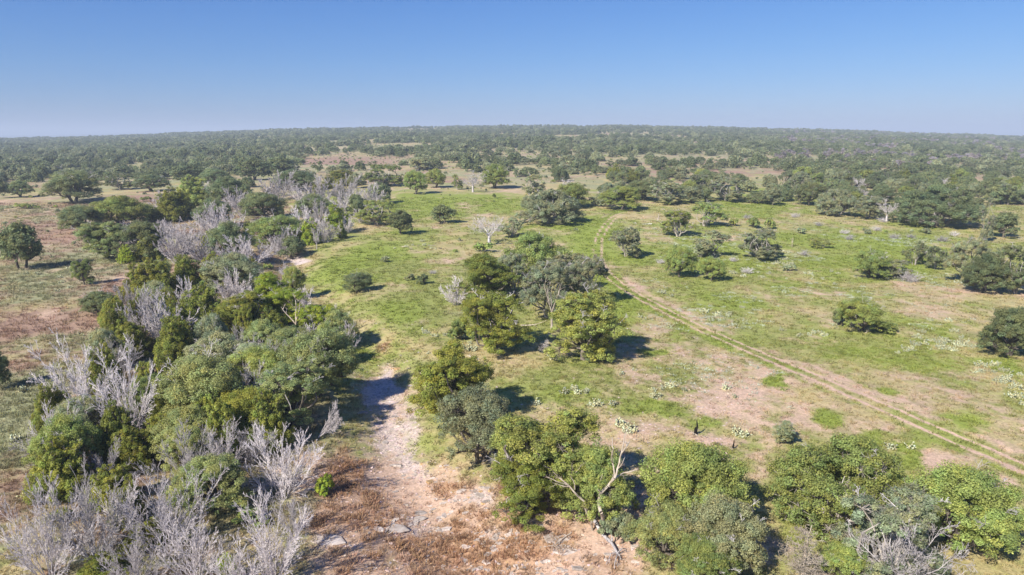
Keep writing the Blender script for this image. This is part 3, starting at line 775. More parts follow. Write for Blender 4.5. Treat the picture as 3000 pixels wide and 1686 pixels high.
('oak',700,630,130,545,'m',"green oak with a domed top in the lower middle of the upper thicket"),
('dead',445,665,90,565,None,"dead fan left of the dark oak in the upper thicket"),
('dead',520,680,110,590,None,"pale dead fan at the lower left of the upper thicket"),
('dead',620,680,120,595,None,"pale dead fan at the lower middle of the upper thicket"),
('dead',720,650,90,570,None,"pale dead fan at the right of the upper thicket"),
('dead',690,620,80,560,None,"dead twigs behind the green domed oak"),
('oak',735,655,70,595,'d',"dark oak above the small pale pool of rock"),
('dead',800,575,70,500,None,"dead juniper left of the vivid green narrow tree"),
('dead',860,545,60,480,None,"dead juniper above the vivid green narrow tree"),
('jun',620,520,80,460,'d',"dark juniper under the top of the thicket"),
('dead',770,600,100,520,None,"grey dead juniper right of the domed oak"),
('dead',820,612,70,555,None,"grey brush left of the gnarled oak"),
('lean',715,700,75,660,None,"fallen grey brush across the end of the creek"),
('oak',895,545,60,490,'d',"dark oak behind the gnarled oak"),
# ---- thicket, main body
('jun',380,770,130,655,'o',"olive juniper at the top left of the main thicket"),
('jun',470,750,120,645,'o',"olive juniper at the top centre of the main thicket"),
('oak',590,745,150,640,'g',"grey-green oak at the top right of the main thicket"),
('jun',545,720,80,640,'o',"olive juniper left of the grey-green oak at the top of the main thicket"),
('elm',680,785,110,690,'b',"bright green tree at the right shoulder of the main thicket"),
('elm',720,830,120,730,'b',"vivid yellow-green tree behind the bleached antler snag"),
('elm',800,860,110,770,'b',"yellow-green tree at the far right shoulder of the main thicket"),
('oak',252,795,90,735,'d',"dull dark bush tree at the left shoulder of the main thicket"),
('jun',290,820,72,752,'o',"small olive juniper on the left shoulder of the main thicket"),
('dead',370,850,120,725,None,"dead juniper in the upper left of the main thicket"),
('dead',420,880,130,740,None,"dead juniper with tall pale stems left of centre"),
('dead',330,790,90,710,None,"dead juniper behind the small olive juniper"),
('dead',480,800,80,700,None,"pale dead stems between the top olive junipers"),
('jun',520,840,130,720,'o',"dense olive juniper above the centre of the main thicket"),
('elm',620,855,140,740,'o',"olive leafy tree right of the centre olive juniper"),
('jun',690,880,110,780,'o',"olive juniper below the vivid yellow-green tree"),
('snag',745,850,90,745,None,"bleached antler snag on the right shoulder of the main thicket"),
('lean',820,835,60,765,None,"pale dead limbs at the right rim of the main thicket"),
('jun',330,910,120,810,'o',"dark olive juniper above the big left dead fans"),
('dead',210,1050,210,850,None,"huge dead fan at the left rim of the main thicket"),
('dead',330,1110,200,880,None,"tall dead fan right of the huge one on the left rim"),
('dead',290,970,130,840,None,"dead fan behind the huge one on the left rim"),
('jun',440,930,130,800,'o',"olive juniper in the centre left of the main thicket"),
('oak',555,960,150,840,'g',"grey-green oak at the centre of the main thicket"),
('dead',650,950,100,850,None,"dead fan among the light green oaks"),
('dead',610,900,80,820,None,"small dead fan above the light green oaks"),
('oak',740,930,140,830,'l',"light green oak at the upper right of the main thicket"),
('oak',810,1010,180,835,'l',"large light green oak on the right rim beside the creek"),
('oak',520,1090,210,900,'l',"large light green oak in the heart of the main thicket"),
('oak',660,1010,150,880,'m',"green oak between the two large light green oaks"),
('jun',400,1040,120,900,'o',"dark olive juniper left of the large heart oak"),
('elm',740,1075,190,920,'l',"light green tree with drooping boughs over the creek bank"),
('oak',620,1110,160,980,'o',"olive oak below the green one in the heart of the main thicket"),
('oak',480,1160,160,1030,'l',"light green oak at the lower edge of the main thicket"),
('jun',135,1085,85,1000,'o',"round olive juniper on the sage ground at the left rim"),
('jun',240,1110,130,1010,'o',"dull olive juniper below the huge dead fan"),
('jun',330,1200,130,1080,'o',"dull olive juniper left of the lower light oak"),
('jun',410,1150,90,1050,'o',"olive juniper tucked against the lower light oak"),
('jun',165,1270,140,1112,'o',"dark twin topped juniper near the left bottom"),
('jun',290,1290,120,1180,'o',"dark juniper behind the bottom left dead fans"),
('dead',265,1230,120,1120,None,"thin dead twigs above the dark twin topped juniper"),
('dead',480,1240,190,1080,None,"dead fan below the lower light oak"),
('dead',560,1200,150,1070,None,"dead fan right of the lower light oak"),
('dead',715,1260,190,1055,None,"big pale dead fan beside the rust weeds"),
('lean',800,1105,110,1020,None,"toppled dead juniper reaching over the creek bed"),
('dead',640,1170,110,1060,None,"dead twigs in the shade under the light trees"),
('oak',530,1300,180,1160,'l',"light green oak low in the middle of the bottom left dead fans"),
('bush',830,1255,62,1200,'b',"bright yellow-green bush on the rust weeds"),
('bush',590,1250,60,1215,'m',"green bush in the dead brush above the low light green oak"),
# ---- bottom left fans
('dead',240,1420,220,1165,None,"tall dead fan in the bottom left corner"),
('dead',130,1470,220,1230,None,"wide dead fan at the very bottom left"),
('lean',60,1400,120,1270,None,"dead limbs reaching left to the picture edge"),
('dead',430,1400,260,1190,None,"large spreading dead fan left of the low light green oak"),
('dead',500,1470,190,1290,None,"dead fan below the low light green oak"),
('dead',690,1480,210,1235,None,"broad pale dead fan at the bottom, right of the low oak"),
('dead',350,1500,180,1340,None,"dead fan cut by the bottom edge"),
('jun',370,1400,95,1315,'o',"small dark juniper among the bottom dead fans"),
('jun',265,1470,110,1400,'o',"low olive juniper cut by the bottom edge"),
('jun',575,1480,60,1400,'b',"small yellow-green juniper at the bottom edge"),
('dead',310,1345,130,1215,None,"dead fan between the tall corner fan and the low light green oak"),
('dead',590,1500,130,1370,None,"dead brush cut by the bottom edge left of the broad pale fan"),
('dead',740,1350,110,1240,None,"narrow dead fan on the bank right of the low light green oak"),
('bush',640,1330,90,1290,'m',"green shrub under the bottom dead fans"),
('jun',330,1330,110,1215,'o',"olive juniper between the tall corner fan and the low green oak"),
('bush',150,1330,70,1290,'o',"dark green shrub in the shade at the far left of the bottom fans"),
]
for t in TREES: plant_px(*t)
# trees packed inside the thicket, nothing in the picture tells them apart
def inside(x, y, P):
    c = False
    for (x0, y0), (x1, y1) in zip(P, P[1:] + P[:1]):
        if (y0 > y) != (y1 > y) and x < (x1 - x0) * (y - y0) / (y1 - y0) + x0: c = not c
    return c
MAIN = [(350,720),(690,700),(850,830),(885,920),(870,1040),(760,1110),(560,1170),(420,1220),(150,1290),(130,1060),(250,840)]
UPPER = [(310,560),(480,480),(880,470),(950,530),(850,610),(720,665),(460,680),(330,640)]
rf = random.Random(77)
for poly, n, lab in ((MAIN, 44, "packed in the main body of the thicket"), (UPPER, 34, "packed in the upper part of the thicket")):
    k = 0
    for _ in range(900):
        u = rf.uniform(100, 960); v = rf.uniform(470, 1300)
        if not inside(u, v, poly): continue
        g = ground(u, v); x, y = float(g[0]), float(g[1])
        if any((x - a) ** 2 + (y - b) ** 2 < (1.7 + r * .35) ** 2 for a, b, r in PLACED): continue
        q = rf.random(); hh = rf.uniform(4.5, 6.2); ww = rf.uniform(4.2, 6.0)
        if poly is UPPER and q > .30: q = 1; ww *= 1.5
        if q < .42: plant('jun', x, y, ww * .85, hh, 'o', "olive juniper " + lab)
        elif q < .80: plant('oak', x, y, ww, hh, rf.choice('mlg'), "green oak " + lab)
        else: plant('dead', x, y, ww, hh, None, "dead grey juniper " + lab)
        k += 1
        if k >= n: break
    print('fill', k)
NHAND = len(PLACED)

# ------------------------------------------------------------ small shrubs of the open meadow
SCR = [(1695,548,30),(1880,552,26),(2000,548,24),(2085,545,26),(2020,645,30),(1880,690,34),(2015,590,30),(2125,590,26),(2135,605,28),(2180,590,26),(2205,583,28),(2250,602,30),(2330,590,30),(2220,560,26),(2290,600,24),
       (2455,625,34),(2370,610,34),(2400,596,26),(2500,655,40),(1330,655,30),(1365,665,26),(1620,505,20),(1845,660,26),(1660,665,24),(1985,685,34),(2320,640,26),(2435,640,26),(2540,640,30),(1565,600,16),(1090,690,22),(1890,625,24),(2060,570,24)]
for i, (xd, yd, w) in enumerate(SCR):
    wh = ("on the open meadow of the upper right" if xd > 1980 else "on the meadow right of the wheel track" if xd > 1560 else "on the grass left of the wheel track")
    plant_px('scrub' if i % 3 else 'bush', xd, yd, w, yd - w * .55, 'g', ("low grey leafless shrub " if i % 3 else "low grey-green shrub ") + wh, group="low grey shrubs of the meadow", lod=0 if i % 3 else 1)
# ------------------------------------------------------------ savanna trees of the middle distance
def dens(xd, yd):
    """how wooded the far country is, 0..1 (clearings read off the photo)"""
    v = 1.0
    cl = [(900,405,150,14,1.0),(1000,450,150,22,.95),(870,400,90,8,.9),(1320,395,120,8,.8),(1500,395,100,7,.6),(1700,398,120,6,.7),(1330,430,60,12,.7),(1900,450,100,26,1.0),(1850,405,150,9,.95),(1750,400,80,10,.7),(340,425,90,10,1.1),(380,400,50,5,.8),
          (2050,400,60,8,.8),(2150,398,30,8,.6),(2410,425,30,12,1.0),(2380,400,30,8,.5),(2420,470,50,14,.9),(150,530,400,70,1.2),(400,505,120,30,1.2),(250,480,140,20,.7),(560,480,100,20,.6),(1150,470,180,40,1.0),(1100,520,250,60,1.5),
          (1500,470,60,26,.7),(1350,490,90,30,.8),(1460,450,40,10,.5),(1600,440,60,8,.6),(1200,400,40,12,.5),(760,380,60,4,.6),(2230,470,60,20,.2),(1650,430,60,8,.3)]
    for cx, cy, rx, ry, w in cl:
        q = ((xd - cx) / rx) ** 2 + ((yd - cy) / ry) ** 2
        v -= w * math.exp(-q ** 1.5)
    if 700 < xd < 2000 and yd > 372: v -= .28
    if yd > 520: v -= 1
    return max(0, v)
AUTO = []
rs = random.Random(11)
cells = {}
def near_ok(x, y, r, k=.8):
    c = int(x // 25), int(y // 25)
    for i in (-1, 0, 1):
        for j in (-1, 0, 1):
            for (px, py, pr) in cells.get((c[0] + i, c[1] + j), ()):
                if (px - x) ** 2 + (py - y) ** 2 < ((pr + r) * k) ** 2: return False
    return True
def addc(x, y, r): cells.setdefault((int(x // 25), int(y // 25)), []).append((x, y, r))
for x, y, r in PLACED: addc(x, y, r)
allp = []
def clumpn(x, y): return float(fbm(np.array([x / 75.]), np.array([y / 75.]), 501, 3)[0])
tries = 0
while tries < 8700:
    tries += 1
    y = 215 + 560 * rs.random() ** .75; x = (rs.random() * 2 - 1) * 1.15 * y
    z = float(H(np.array([x]), np.array([y]))[0]); u, v = [float(q) for q in project(x, y, z)]
    if y < 330 and 560 < u < 1000 and v > 440: continue
    d = dens(u, v)
    if d <= 0: continue
    d *= .55 + 1.5 * clumpn(x, y) + (.45 if (u < 750 and v < 440) else .12 if u > 1950 else 0) + .45 * sstep(430, 390, v)
    r = rs.uniform(2.6, 4.9)
    if rs.random() > d or not near_ok(x, y, r): continue
    addc(x, y, r); allp.append((x, y, r, u, v))
allp.sort(key=lambda q: q[1] + (5000 if abs(q[0]) > .82 * q[1] else 0))     # those outside the picture join the woodland
IND = 175
SECT = [(-1e9, 330, "behind the far left clearing"), (330, 700, "behind the thicket"), (700, 1060, "before the red brown clearing"), (1060, 1400, "beyond the open green"),
        (1400, 1720, "beyond the track's end"), (1720, 2020, "near the far green clearing"), (2020, 2330, "behind the grey oak row"), (2330, 1e9, "beyond the great domed oak")]
ind = allp[:IND]; bysec = {}
for p in ind:
    s = next(i for i, q in enumerate(SECT) if q[0] <= p[3] < q[1]); bysec.setdefault(s, []).append(p)
ORD = ["leftmost", "second", "third", "fourth", "fifth", "sixth", "seventh", "eighth", "ninth", "tenth", "eleventh", "twelfth"]
ROWS = ["nearest row", "second row", "third row", "fourth row", "fifth row", "sixth row", "seventh row", "eighth row"]
for s, lst in bysec.items():
    lst.sort(key=lambda q: q[1])
    rows = [lst[i:i + 8] for i in range(0, len(lst), 8)]
    for ri, row in enumerate(rows):
        row.sort(key=lambda q: q[3])
        for k, (x, y, r, u, v) in enumerate(row):
            q = rs.random(); kind = 'oak' if q < .50 else 'grey' if q < .62 else 'wide' if q < .87 else 'jun' if q < .92 else 'elm' if q < .95 else 'bush' if q < .98 else 'bare'
            h = rs.uniform(4.4, 7.4) * (.25 + .75 * r / 3.6); w = r * 2 * (1.35 if kind == 'wide' else 1)
            if kind == 'bush': h = 1.8; w = 3
            tn = rs.choice('dddmgg'); tw = dict(d="dark green", m="mid green", g="grey-green")[tn]
            if kind == 'jun': tn = 'o'; tw = "olive"
            if kind == 'bare': tw = "leafless grey"
            kn = dict(oak="round oak", grey="thin tree", wide="spreading oak", jun="juniper", elm="upright tree", bush="bush", bare="tree")[kind]
            plant(kind, x, y, w, max(1.5, h), tn, f"{tw} {kn} {SECT[s][2]}, {ORD[k]}{' from left' if k else ''}, {ROWS[min(ri, 7)]}", group="trees of the middle distance")

# ------------------------------------------------------------ far woodland: nobody could count it
def hidden(name): c = bpy.data.collections.new(name); return c
def leaf_proto(coll, name, kind, seed, n, s, mat, tone, wood=True):
    w, f, W, Hh = make_tree(kind, seed, n, s)
    V, Q = join([(w[0], w[1]), (f[0], f[1])]) if wood else (f[0], f[1])
    col = np.concatenate([np.full((len(w[0]), 3), 1.6), f[2] * tone]) if wood else f[2] * tone
    V = V / np.array([W, W, Hh])
    me = mk_mesh(name, V, Q, mats=[mat], col=col); coll.objects.link(bpy.data.objects.new(name, me))
def scatter(name, pts, rot, scl, idx, tint, coll, label=None, cat=None):
    me = bpy.data.meshes.new(name); me.vertices.add(len(pts)); me.vertices.foreach_set("co", np.asarray(pts, np.float32).ravel())
    for nm, ty, da, k in (("rot", 'FLOAT_VECTOR', rot, "vector"), ("scl", 'FLOAT_VECTOR', scl, "vector"), ("tint", 'FLOAT_VECTOR', tint, "vector")):
        a = me.attributes.new(nm, ty, 'POINT'); a.data.foreach_set(k, np.asarray(da, np.float32).ravel())
    a = me.attributes.new("idx", 'INT', 'POINT'); a.data.foreach_set("value", np.asarray(idx, np.int32))
    o = ob(name, me); tag(o, label, cat, kind="stuff")
    g = bpy.data.node_groups.new(name, 'GeometryNodeTree')
    g.interface.new_socket(name="Geometry", in_out='INPUT', socket_type='NodeSocketGeometry'); g.interface.new_socket(name="Geometry", in_out='OUTPUT', socket_type='NodeSocketGeometry')
    gi = g.nodes.new("NodeGroupInput"); go = g.nodes.new("NodeGroupOutput")
    mp = g.nodes.new("GeometryNodeMeshToPoints"); ip = g.nodes.new("GeometryNodeInstanceOnPoints"); ci = g.nodes.new("GeometryNodeCollectionInfo")
    ci.inputs['Collection'].default_value = coll; ci.inputs['Separate Children'].default_value = True; ci.inputs['Reset Children'].default_value = True
    ip.inputs['Pick Instance'].default_value = True
    def na(n, t):
        q = g.nodes.new("GeometryNodeInputNamedAttribute"); q.data_type = t; q.inputs[0].default_value = n; return q.outputs[0]
    e = g.nodes.new("FunctionNodeEulerToRotation")
    g.links.new(gi.outputs[0], mp.inputs[0]); g.links.new(mp.outputs[0], ip.inputs['Points']); g.links.new(ci.outputs[0], ip.inputs['Instance'])
    g.links.new(na("idx", 'INT'), ip.inputs['Instance Index']); g.links.new(na("rot", 'FLOAT_VECTOR'), e.inputs[0]); g.links.new(e.outputs[0], ip.inputs['Rotation'])
    g.links.new(na("scl", 'FLOAT_VECTOR'), ip.inputs['Scale']); g.links.new(ip.outputs[0], go.inputs[0])
    md = o.modifiers.new("scatter", 'NODES'); md.node_group = g
    return o
def far_wood():
    cf = hidden("far_trees")
    for i, (k, n, s) in enumerate((('oak', 1500, .4), ('oak', 1500, .4), ('wide', 2200, .42), ('wide', 2200, .42), ('grey', 1200, .34), ('jun', 1100, .34))):
        leaf_proto(cf, f"far_tree_{i}", k, 400 + i, n, s, M_LEAF_I, 1.0)
    P = [(x, y, r) for x, y, r, u, v in allp[IND:]]
    rng = np.random.default_rng(3)
    # beyond: rejection sampling on a jittered lattice
    def add(y0, y1, sp, spread=1.15):
        ys = np.arange(y0, y1, sp); X, Y = [], []
        for yy in ys:
            xs = np.arange(-spread * yy, spread * yy, sp); X.append(xs); Y.append(np.full(len(xs), yy))
        X = np.concatenate(X); Y = np.concatenate(Y); X = X + rng.uniform(-.5, .5, X.shape) * sp; Y = Y + rng.uniform(-.5, .5, Y.shape) * sp
        Z = H(X, Y); U, Vv = project(X, Y, Z)
        cl = fbm(X / 75, Y / 75, 501, 3) + .5 * fbm(X / 260, Y / 260, 511, 2)
        dd = np.array([dens(float(a), float(b)) for a, b in zip(U, Vv)])
        p = dd * (.52 + 1.5 * cl + .05 * (U > 1950) + .35 * ((U < 750)))
        p = p * (1 - .85 * sstep(.08, .25, fbm(X / 120, Y / 60, 521, 3)))
        m = rng.uniform(size=len(X)) < p
        return list(zip(X[m], Y[m], rng.uniform(2.7, 5.2, m.sum())))
    P += add(775, 1300, 8.2); P += add(1300, 2360, 9.5)
    P = np.array(P); n = len(P)
    z = H(P[:, 0], P[:, 1])
    idx = rng.integers(0, 6, n); h = rng.uniform(3.6, 7.6, n) * (1 + .45 * fbm(P[:, 0] / 60, P[:, 1] / 60, 531, 3)) * (.35 + .65 * P[:, 2] / 3.8); w = P[:, 2] * 2.1 * np.where((idx == 2) | (idx == 3), 1.4, 1)
    T = np.array([TINT[k] for k in 'dddgg'])[rng.integers(0, 5, n)] * rng.uniform(.72, 1.05, (n, 1))
    U, Vv = project(P[:, 0], P[:, 1], z)
    dead = (rng.uniform(size=n) < .5) & (fbm(P[:, 0] / 90, P[:, 1] / 60, 601, 3) > .22) & (U > 1950)
    T[dead] = np.array([.42, .37, .37]); idx[dead] = 4
    scatter("distant_woodland", np.stack([P[:, 0], P[:, 1], z], -1), np.stack([np.zeros(n), np.zeros(n), rng.uniform(0, 6.28, n)], -1), np.stack([w, w, h], -1), idx, T, cf,
            "dark green oak woodland filling the distance up to the skyline", "woodland")
    print("far trees", n, "auto", len(allp), "hand", NHAND)
far_wood()
def far_scrub():
    c = hidden("scrub_bushes")
    for i in range(3): leaf_proto(c, f"scrub_bush_{i}", 'bush', 480 + i, 260, .26, M_LEAF_I, 1.0, wood=False)
    rng = np.random.default_rng(19); n = 11500; y = np.sqrt(rng.uniform(150 ** 2, 1000 ** 2, n)); x = rng.uniform(-1.1, 1.1, n) * y; z = H(x, y); u, v = project(x, y, z)
    p = .10 + .9 * sstep(505, 450, v) + .35 * (u < 420) * sstep(700, 560, v); p *= .4 + 1.5 * np.clip(fbm(x / 40, y / 40, 701, 3) + .3, 0, 1)
    k = (rng.uniform(size=n) < p) & (poly_dist(x, y, TRACK)[0] > 3); x, y, z = x[k], y[k], z[k]; n = len(x); s = rng.uniform(.5, 2.6, n) * rng.uniform(.6, 1.2, n)
    T = np.array([TINT[q] for q in 'dmgg'])[rng.integers(0, 4, n)] * rng.uniform(.7, 1.2, (n, 1))
    scatter("distant_scrub", np.stack([x, y, z], -1), np.stack([x * 0, x * 0, rng.uniform(0, 6.28, n)], -1), np.stack([s, s, s * .62], -1), rng.integers(0, 3, n), T, c, "small dark scrub dotted over the far clearings", "scrub")
    print("scrub", n)
far_scrub()

# ------------------------------------------------------------ grass, weeds and low brush as stuff
def blades(rng, n, h, r, w, lean, leafy=False):
    V = []; Tn = []; col = []
    for k in range(n):
        a = rng.uniform(0, 2 * pi); q = r * math.sqrt(rng.uniform()); b = np.array([q * cos(a), q * sin(a), -.03])
        t = b + np.array([cos(a) * lean * rng.uniform(.3, 1.3), sin(a) * lean * rng.uniform(.3, 1.3), h * rng.uniform(.55, 1.15)])
        s = rng.normal(size=3); s[2] = 0; s = nrm(s) * w
        m = (b + t) / 2 + np.array([0, 0, h * .08])
        i = len(V); V += [b - s * .6, b + s * .6, m + s, t, m - s]; Tn += [(i, i + 1, i + 2), (i, i + 2, i + 4), (i + 4, i + 2, i + 3)]
        c = rng.uniform(.75, 1.25); col += [[c * .8] * 3, [c * .8] * 3, [c] * 3, [c * 1.15] * 3, [c] * 3]
    return np.array(V), np.array(Tn), np.array(col)
def tuft_coll(name, specs):
    c = hidden(name); rng = np.random.default_rng(9)
    for i, s in enumerate(specs):
        V, T, col = blades(rng, *s); c.objects.link(bpy.data.objects.new(f"{name}_{i}", mk_mesh(f"{name}_{i}", V, T=T, mats=[M_TUFT], col=col)))
    return c
def cover():
    rng = np.random.default_rng(21)
    cg = tuft_coll("grass_tuft", [(16, .22, .22, .022, .14), (22, .16, .3, .022, .12), (12, .3, .18, .02, .16)])
    cw = tuft_coll("weed_tuft", [(22, .30, .28, .022, .22), (28, .22, .36, .024, .24), (14, .40, .2, .018, .2)])
    bands = [(36, 62, 7.5, 1.0), (62, 100, 3.6, 1.25), (100, 170, 1.35, 1.8), (170, 300, .33, 3.0)]
    G = {0: [], 4: [], 6: []}
    for y0, y1, rho, size in bands:
        n = int(rho * .95 * (y1 ** 2 - y0 ** 2)); y = np.sqrt(rng.uniform(y0 ** 2, y1 ** 2, n)); x = rng.uniform(-.95, .95, n) * y
        col, W, rut = albedo(x, y, hf=True)
        den = W[0] * 1.0 + W[1] * .8 + W[2] * .5 + W[3] * .10 + W[4] * 1.0 + W[5] * .05 + W[6] * .8 + W[7] * .55
        keep = (rng.uniform(size=n) < den) & (rut < .4)
        x, y, col, W = x[keep], y[keep], col[keep], W[:, keep]
        grp = np.where(W[4] + W[7] * .6 > .38, 4, np.where(W[6] > .4, 6, 0))
        z = H(x, y)
        for k in G:
            m = grp == k; q = m.sum()
            tn = col[m] * rng.uniform(.78, 1.2, (q, 1)) * np.stack([rng.uniform(.93, 1.1, q), np.ones(q), rng.uniform(.85, 1.1, q)], -1)
            s = size * rng.uniform(.6, 1.25, q); hs = s ** .6 * (1.0 if k == 0 else 1.05)
            G[k].append((np.stack([x[m], y[m], z[m]], -1), np.stack([s, s, hs], -1), tn))
    for k, name, coll, lab, cat in ((0, "grass", cg, "short green and straw grass over the open meadow", "grass"), (4, "rust_weeds", cw, "rust brown weeds along the stony creek", "weeds"), (6, "sage_weeds", cw, "grey-green low weeds on the ground left of the thicket", "weeds")):
        P = np.concatenate([g[0] for g in G[k]]); S = np.concatenate([g[1] for g in G[k]]); T = np.concatenate([g[2] for g in G[k]]); n = len(P)
        scatter(name, P, np.stack([rng.uniform(-.1, .1, n), rng.uniform(-.1, .1, n), rng.uniform(0, 6.28, n)], -1), S, rng.integers(0, 3, n), T, coll, lab, cat)
        print(name, n)
    # pale flowering weeds in drifts over the right meadow
    n = 60000; y = np.sqrt(rng.uniform(60 ** 2, 230 ** 2, n)); x = rng.uniform(-.15, .8, n) * y; z = H(x, y); u, v = project(x, y, z)
    q = fbm(x / 14, y / 14, 801, 3) + .5 * fbm(x / 2.5, y / 2.5, 811, 2)
    p = sstep(.28, .5, q) * sstep(1050, 900, v) * sstep(1550, 1750, u) * (poly_dist(x, y, TRACK)[0] > 2); k = rng.uniform(size=n) < p * .8; x, y, z = x[k], y[k], z[k]; n = len(x)
    s = rng.uniform(.7, 1.6, n); T = np.array([[.52, .56, .44]]) * rng.uniform(.7, 1.2, (n, 1))
    scatter("pale_weeds", np.stack([x, y, z], -1), np.stack([x * 0, x * 0, rng.uniform(0, 6.28, n)], -1), np.stack([s, s, s * .8], -1), rng.integers(0, 3, n), T, cg, "drifts of pale flowering weeds in the right hand meadow", "weeds")
    print("pale", n)
cover()

# ------------------------------------------------------------ prickly pear
def pear_mesh(seed, n, R, pad=.15):
    rng = np.random.default_rng(seed); Vs, Qs, cs = [], [], []; o = 0
    for k in range(n):
        a = rng.uniform(0, 2 * pi); q = R * math.sqrt(rng.uniform()); b = np.array([q * cos(a), q * sin(a), 0.0]); up = np.array([0, 0, 1.]) + rng.normal(size=3) * .35; up = nrm(up)
        Vs += [np.array([0, 0, -.06]), b + np.array([.03, 0, -.04]), b + np.array([-.03, 0, .04])]; Qs.append((o, o + 1, o + 2)); cs += [[.6, .6, .6]] * 3; o += 3
        for lv in range(rng.integers(1, 4)):
            s = pad * rng.uniform(.75, 1.2); nn = rng.normal(size=3); nn = nrm(nn - up * nn.dot(up)); sd = np.cross(up, nn); c = b + up * s
            ring = []
            for j in range(8):
                t = 2 * pi * j / 8; ring.append(c + up * s * cos(t) + sd * s * .72 * sin(t))
            V = [c + nn * .025, *ring, c - nn * .025]
            for j in range(8):
                jn = (j + 1) % 8; Qs.append((o, o + 1 + j, o + 1 + jn)); Qs.append((o + 9, o + 1 + jn, o + 1 + j))
            g = rng.uniform(.75, 1.2); y = rng.uniform(0, .25); cs += [[g * (1 + y), g, g * (1 - y)]] * 10
            Vs += V; o += 10
            b = c + up * s * .8 + sd * s * rng.uniform(-.5, .5); up = nrm(up + sd * rng.uniform(-.8, .8) + nn * rng.uniform(-.4, .4)); up[2] = abs(up[2])
    return np.array(Vs), np.array(Qs), np.array(cs)
PEAR = []
for i in range(4):
    V, T, c = pear_mesh(700 + i, (26, 40, 16, 55)[i], (.5, .75, .35, .95)[i]); me = mk_mesh("pads", V, T=T, mats=[M_PEAR], col=c); PEAR.append(me)
def pear(xd, yd, i, label, s=1.0):
    g = ground(xd, yd)
    if g is None: return
    x, y = float(g[0]), float(g[1])
    o = ob("prickly_pear", PEAR[i]); o.location = (x, y, float(H(np.array([x]), np.array([y]))[0]) - .03); o.rotation_euler = (0, 0, R2.uniform(0, 6.28)); o.scale = (s, s, s)
    v = R2.uniform(.85, 1.15); o.color = (.42 * v, .48 * v, .34 * v, 1)
    tag(o, label, "cactus", "prickly pear clumps")
PR = [(120,1105,1,"tall prickly pear clump on the sage ground above the dark twin topped juniper",1.5),(40,1110,0,"pale prickly pear at the left edge of the sage ground",1.1),(145,735,2,"prickly pear on the sage ground left of the thicket",1.0),(205,845,2,"single prickly pear on the mauve ground left of the thicket",.9),(75,1250,2,"small prickly pear in the shade near the bottom left",1),(60,985,0,"prickly pear in front of the dark left edge tree shadow",1),
 (1182,882,3,"broad prickly pear patch behind the left tree of the middle pair",1.1),(1400,905,3,"prickly pear patch at the left foot of the right middle tree",1.0),(1610,800,2,"prickly pear beside the wheel track",1),(1650,1000,1,"prickly pear clump on the bare ground left of the track",1),(1560,1070,1,"prickly pear clump above the bleached snag",1),(1580,1085,3,"prickly pear patch right of the yellow-green tree",.9),(1350,1020,2,"small prickly pear above the yellow-green tree",1),(1420,990,0,"prickly pear on the grass above the yellow-green tree",1),
 (1860,1095,3,"grey prickly pear patch between the burnt stump and the small round tree",.9),(2240,1130,0,"prickly pear above the big round dark oak",.9),(2290,1130,2,"small prickly pear in the grass above the big round dark oak",.9)]
for p in PR: pear(*p)
# patches over the meadow (cluster centre, spread, count)
PC = [(1870,690,60,10,7,"pale prickly pear in the patch below the thin trees right of the track"),(1935,665,50,8,6,"pale prickly pear in the patch below the rounded grey-green oak"),(2200,820,40,10,4,"pale prickly pear in the patch right of the olive round tree"),(2370,855,55,22,14,"pale prickly pear in the large patch of the right meadow"),
      (2300,870,40,14,6,"pale prickly pear at the left of the large patch of the right meadow"),(2500,935,60,16,9,"pale prickly pear in the patch near the right edge"),(2120,815,40,10,4,"pale prickly pear in front of the olive round tree"),(1680,740,34,8,5,"pale prickly pear in the patch right of the track bend"),(1995,640,50,8,5,"pale prickly pear on the meadow right of the rounded grey-green oak"),
      (1650,580,50,5,6,"pale prickly pear in the patch near the far end of the track"),(2080,700,60,10,6,"pale prickly pear scattered on the open right meadow"),(1800,790,60,14,5,"pale prickly pear on the grass right of the track"),(2000,835,50,10,5,"pale prickly pear in the middle of the right meadow"),
      (2560,1000,30,20,4,"pale prickly pear by the right edge of the meadow"),(1060,620,60,8,6,"pale prickly pear on the bare patch right of the creek"),(1120,905,50,30,3,"prickly pear scattered left of the middle pair"),(1120,850,60,20,5,"prickly pear on the straw grass right of the creek"),(180,700,100,20,8,"prickly pear on the sage ground by the small upright tree"),
      (200,560,90,12,6,"prickly pear dotted on the brown ground below the big many trunked oak"),(1690,985,110,40,6,"prickly pear dotted over the bare ground left of the track"),(1490,985,90,34,4,"prickly pear in the grass above the yellow-green trees")]
for cx, cy, rx, ry, n, lab in PC:
    for k in range(int(n * 1.5)): pear(cx + R2.gauss(0, .6) * rx, cy + R2.gauss(0, .75) * ry, R2.randrange(4), lab, R2.uniform(.5, .95))

# ------------------------------------------------------------ limestone rocks of the creek
def rock_mesh(seed, flatn):
    rng = np.random.default_rng(seed)
    import bmesh
    bm = bmesh.new(); n = rng.integers(6, 9)
    base = [(cos(2 * pi * (k + rng.uniform(-.3, .3)) / n) * rng.uniform(.75, 1.1), sin(2 * pi * (k + rng.uniform(-.3, .3)) / n) * rng.uniform(.55, .9)) for k in range(n)]
    for z, s in ((-.35, 1.0), (.2, 1.02), (.42, .86)):
        for px, py in base: bm.verts.new((px * s + rng.normal() * .03, py * s + rng.normal() * .03, (z + rng.normal() * .03) * flatn))
    bmesh.ops.convex_hull(bm, input=list(bm.verts))
    bmesh.ops.delete(bm, geom=[v for v in bm.verts if not v.link_faces], context='VERTS')
    me = bpy.data.meshes.new("rock"); bm.to_mesh(me); bm.free(); return me
ROCKS = [rock_mesh(800 + i, (.5, .35, .8, .45, .3, .6)[i]) for i in range(6)]
for i, r in enumerate(ROCKS): r.materials.append(M_ROCKY if i == 5 else M_ROCK)
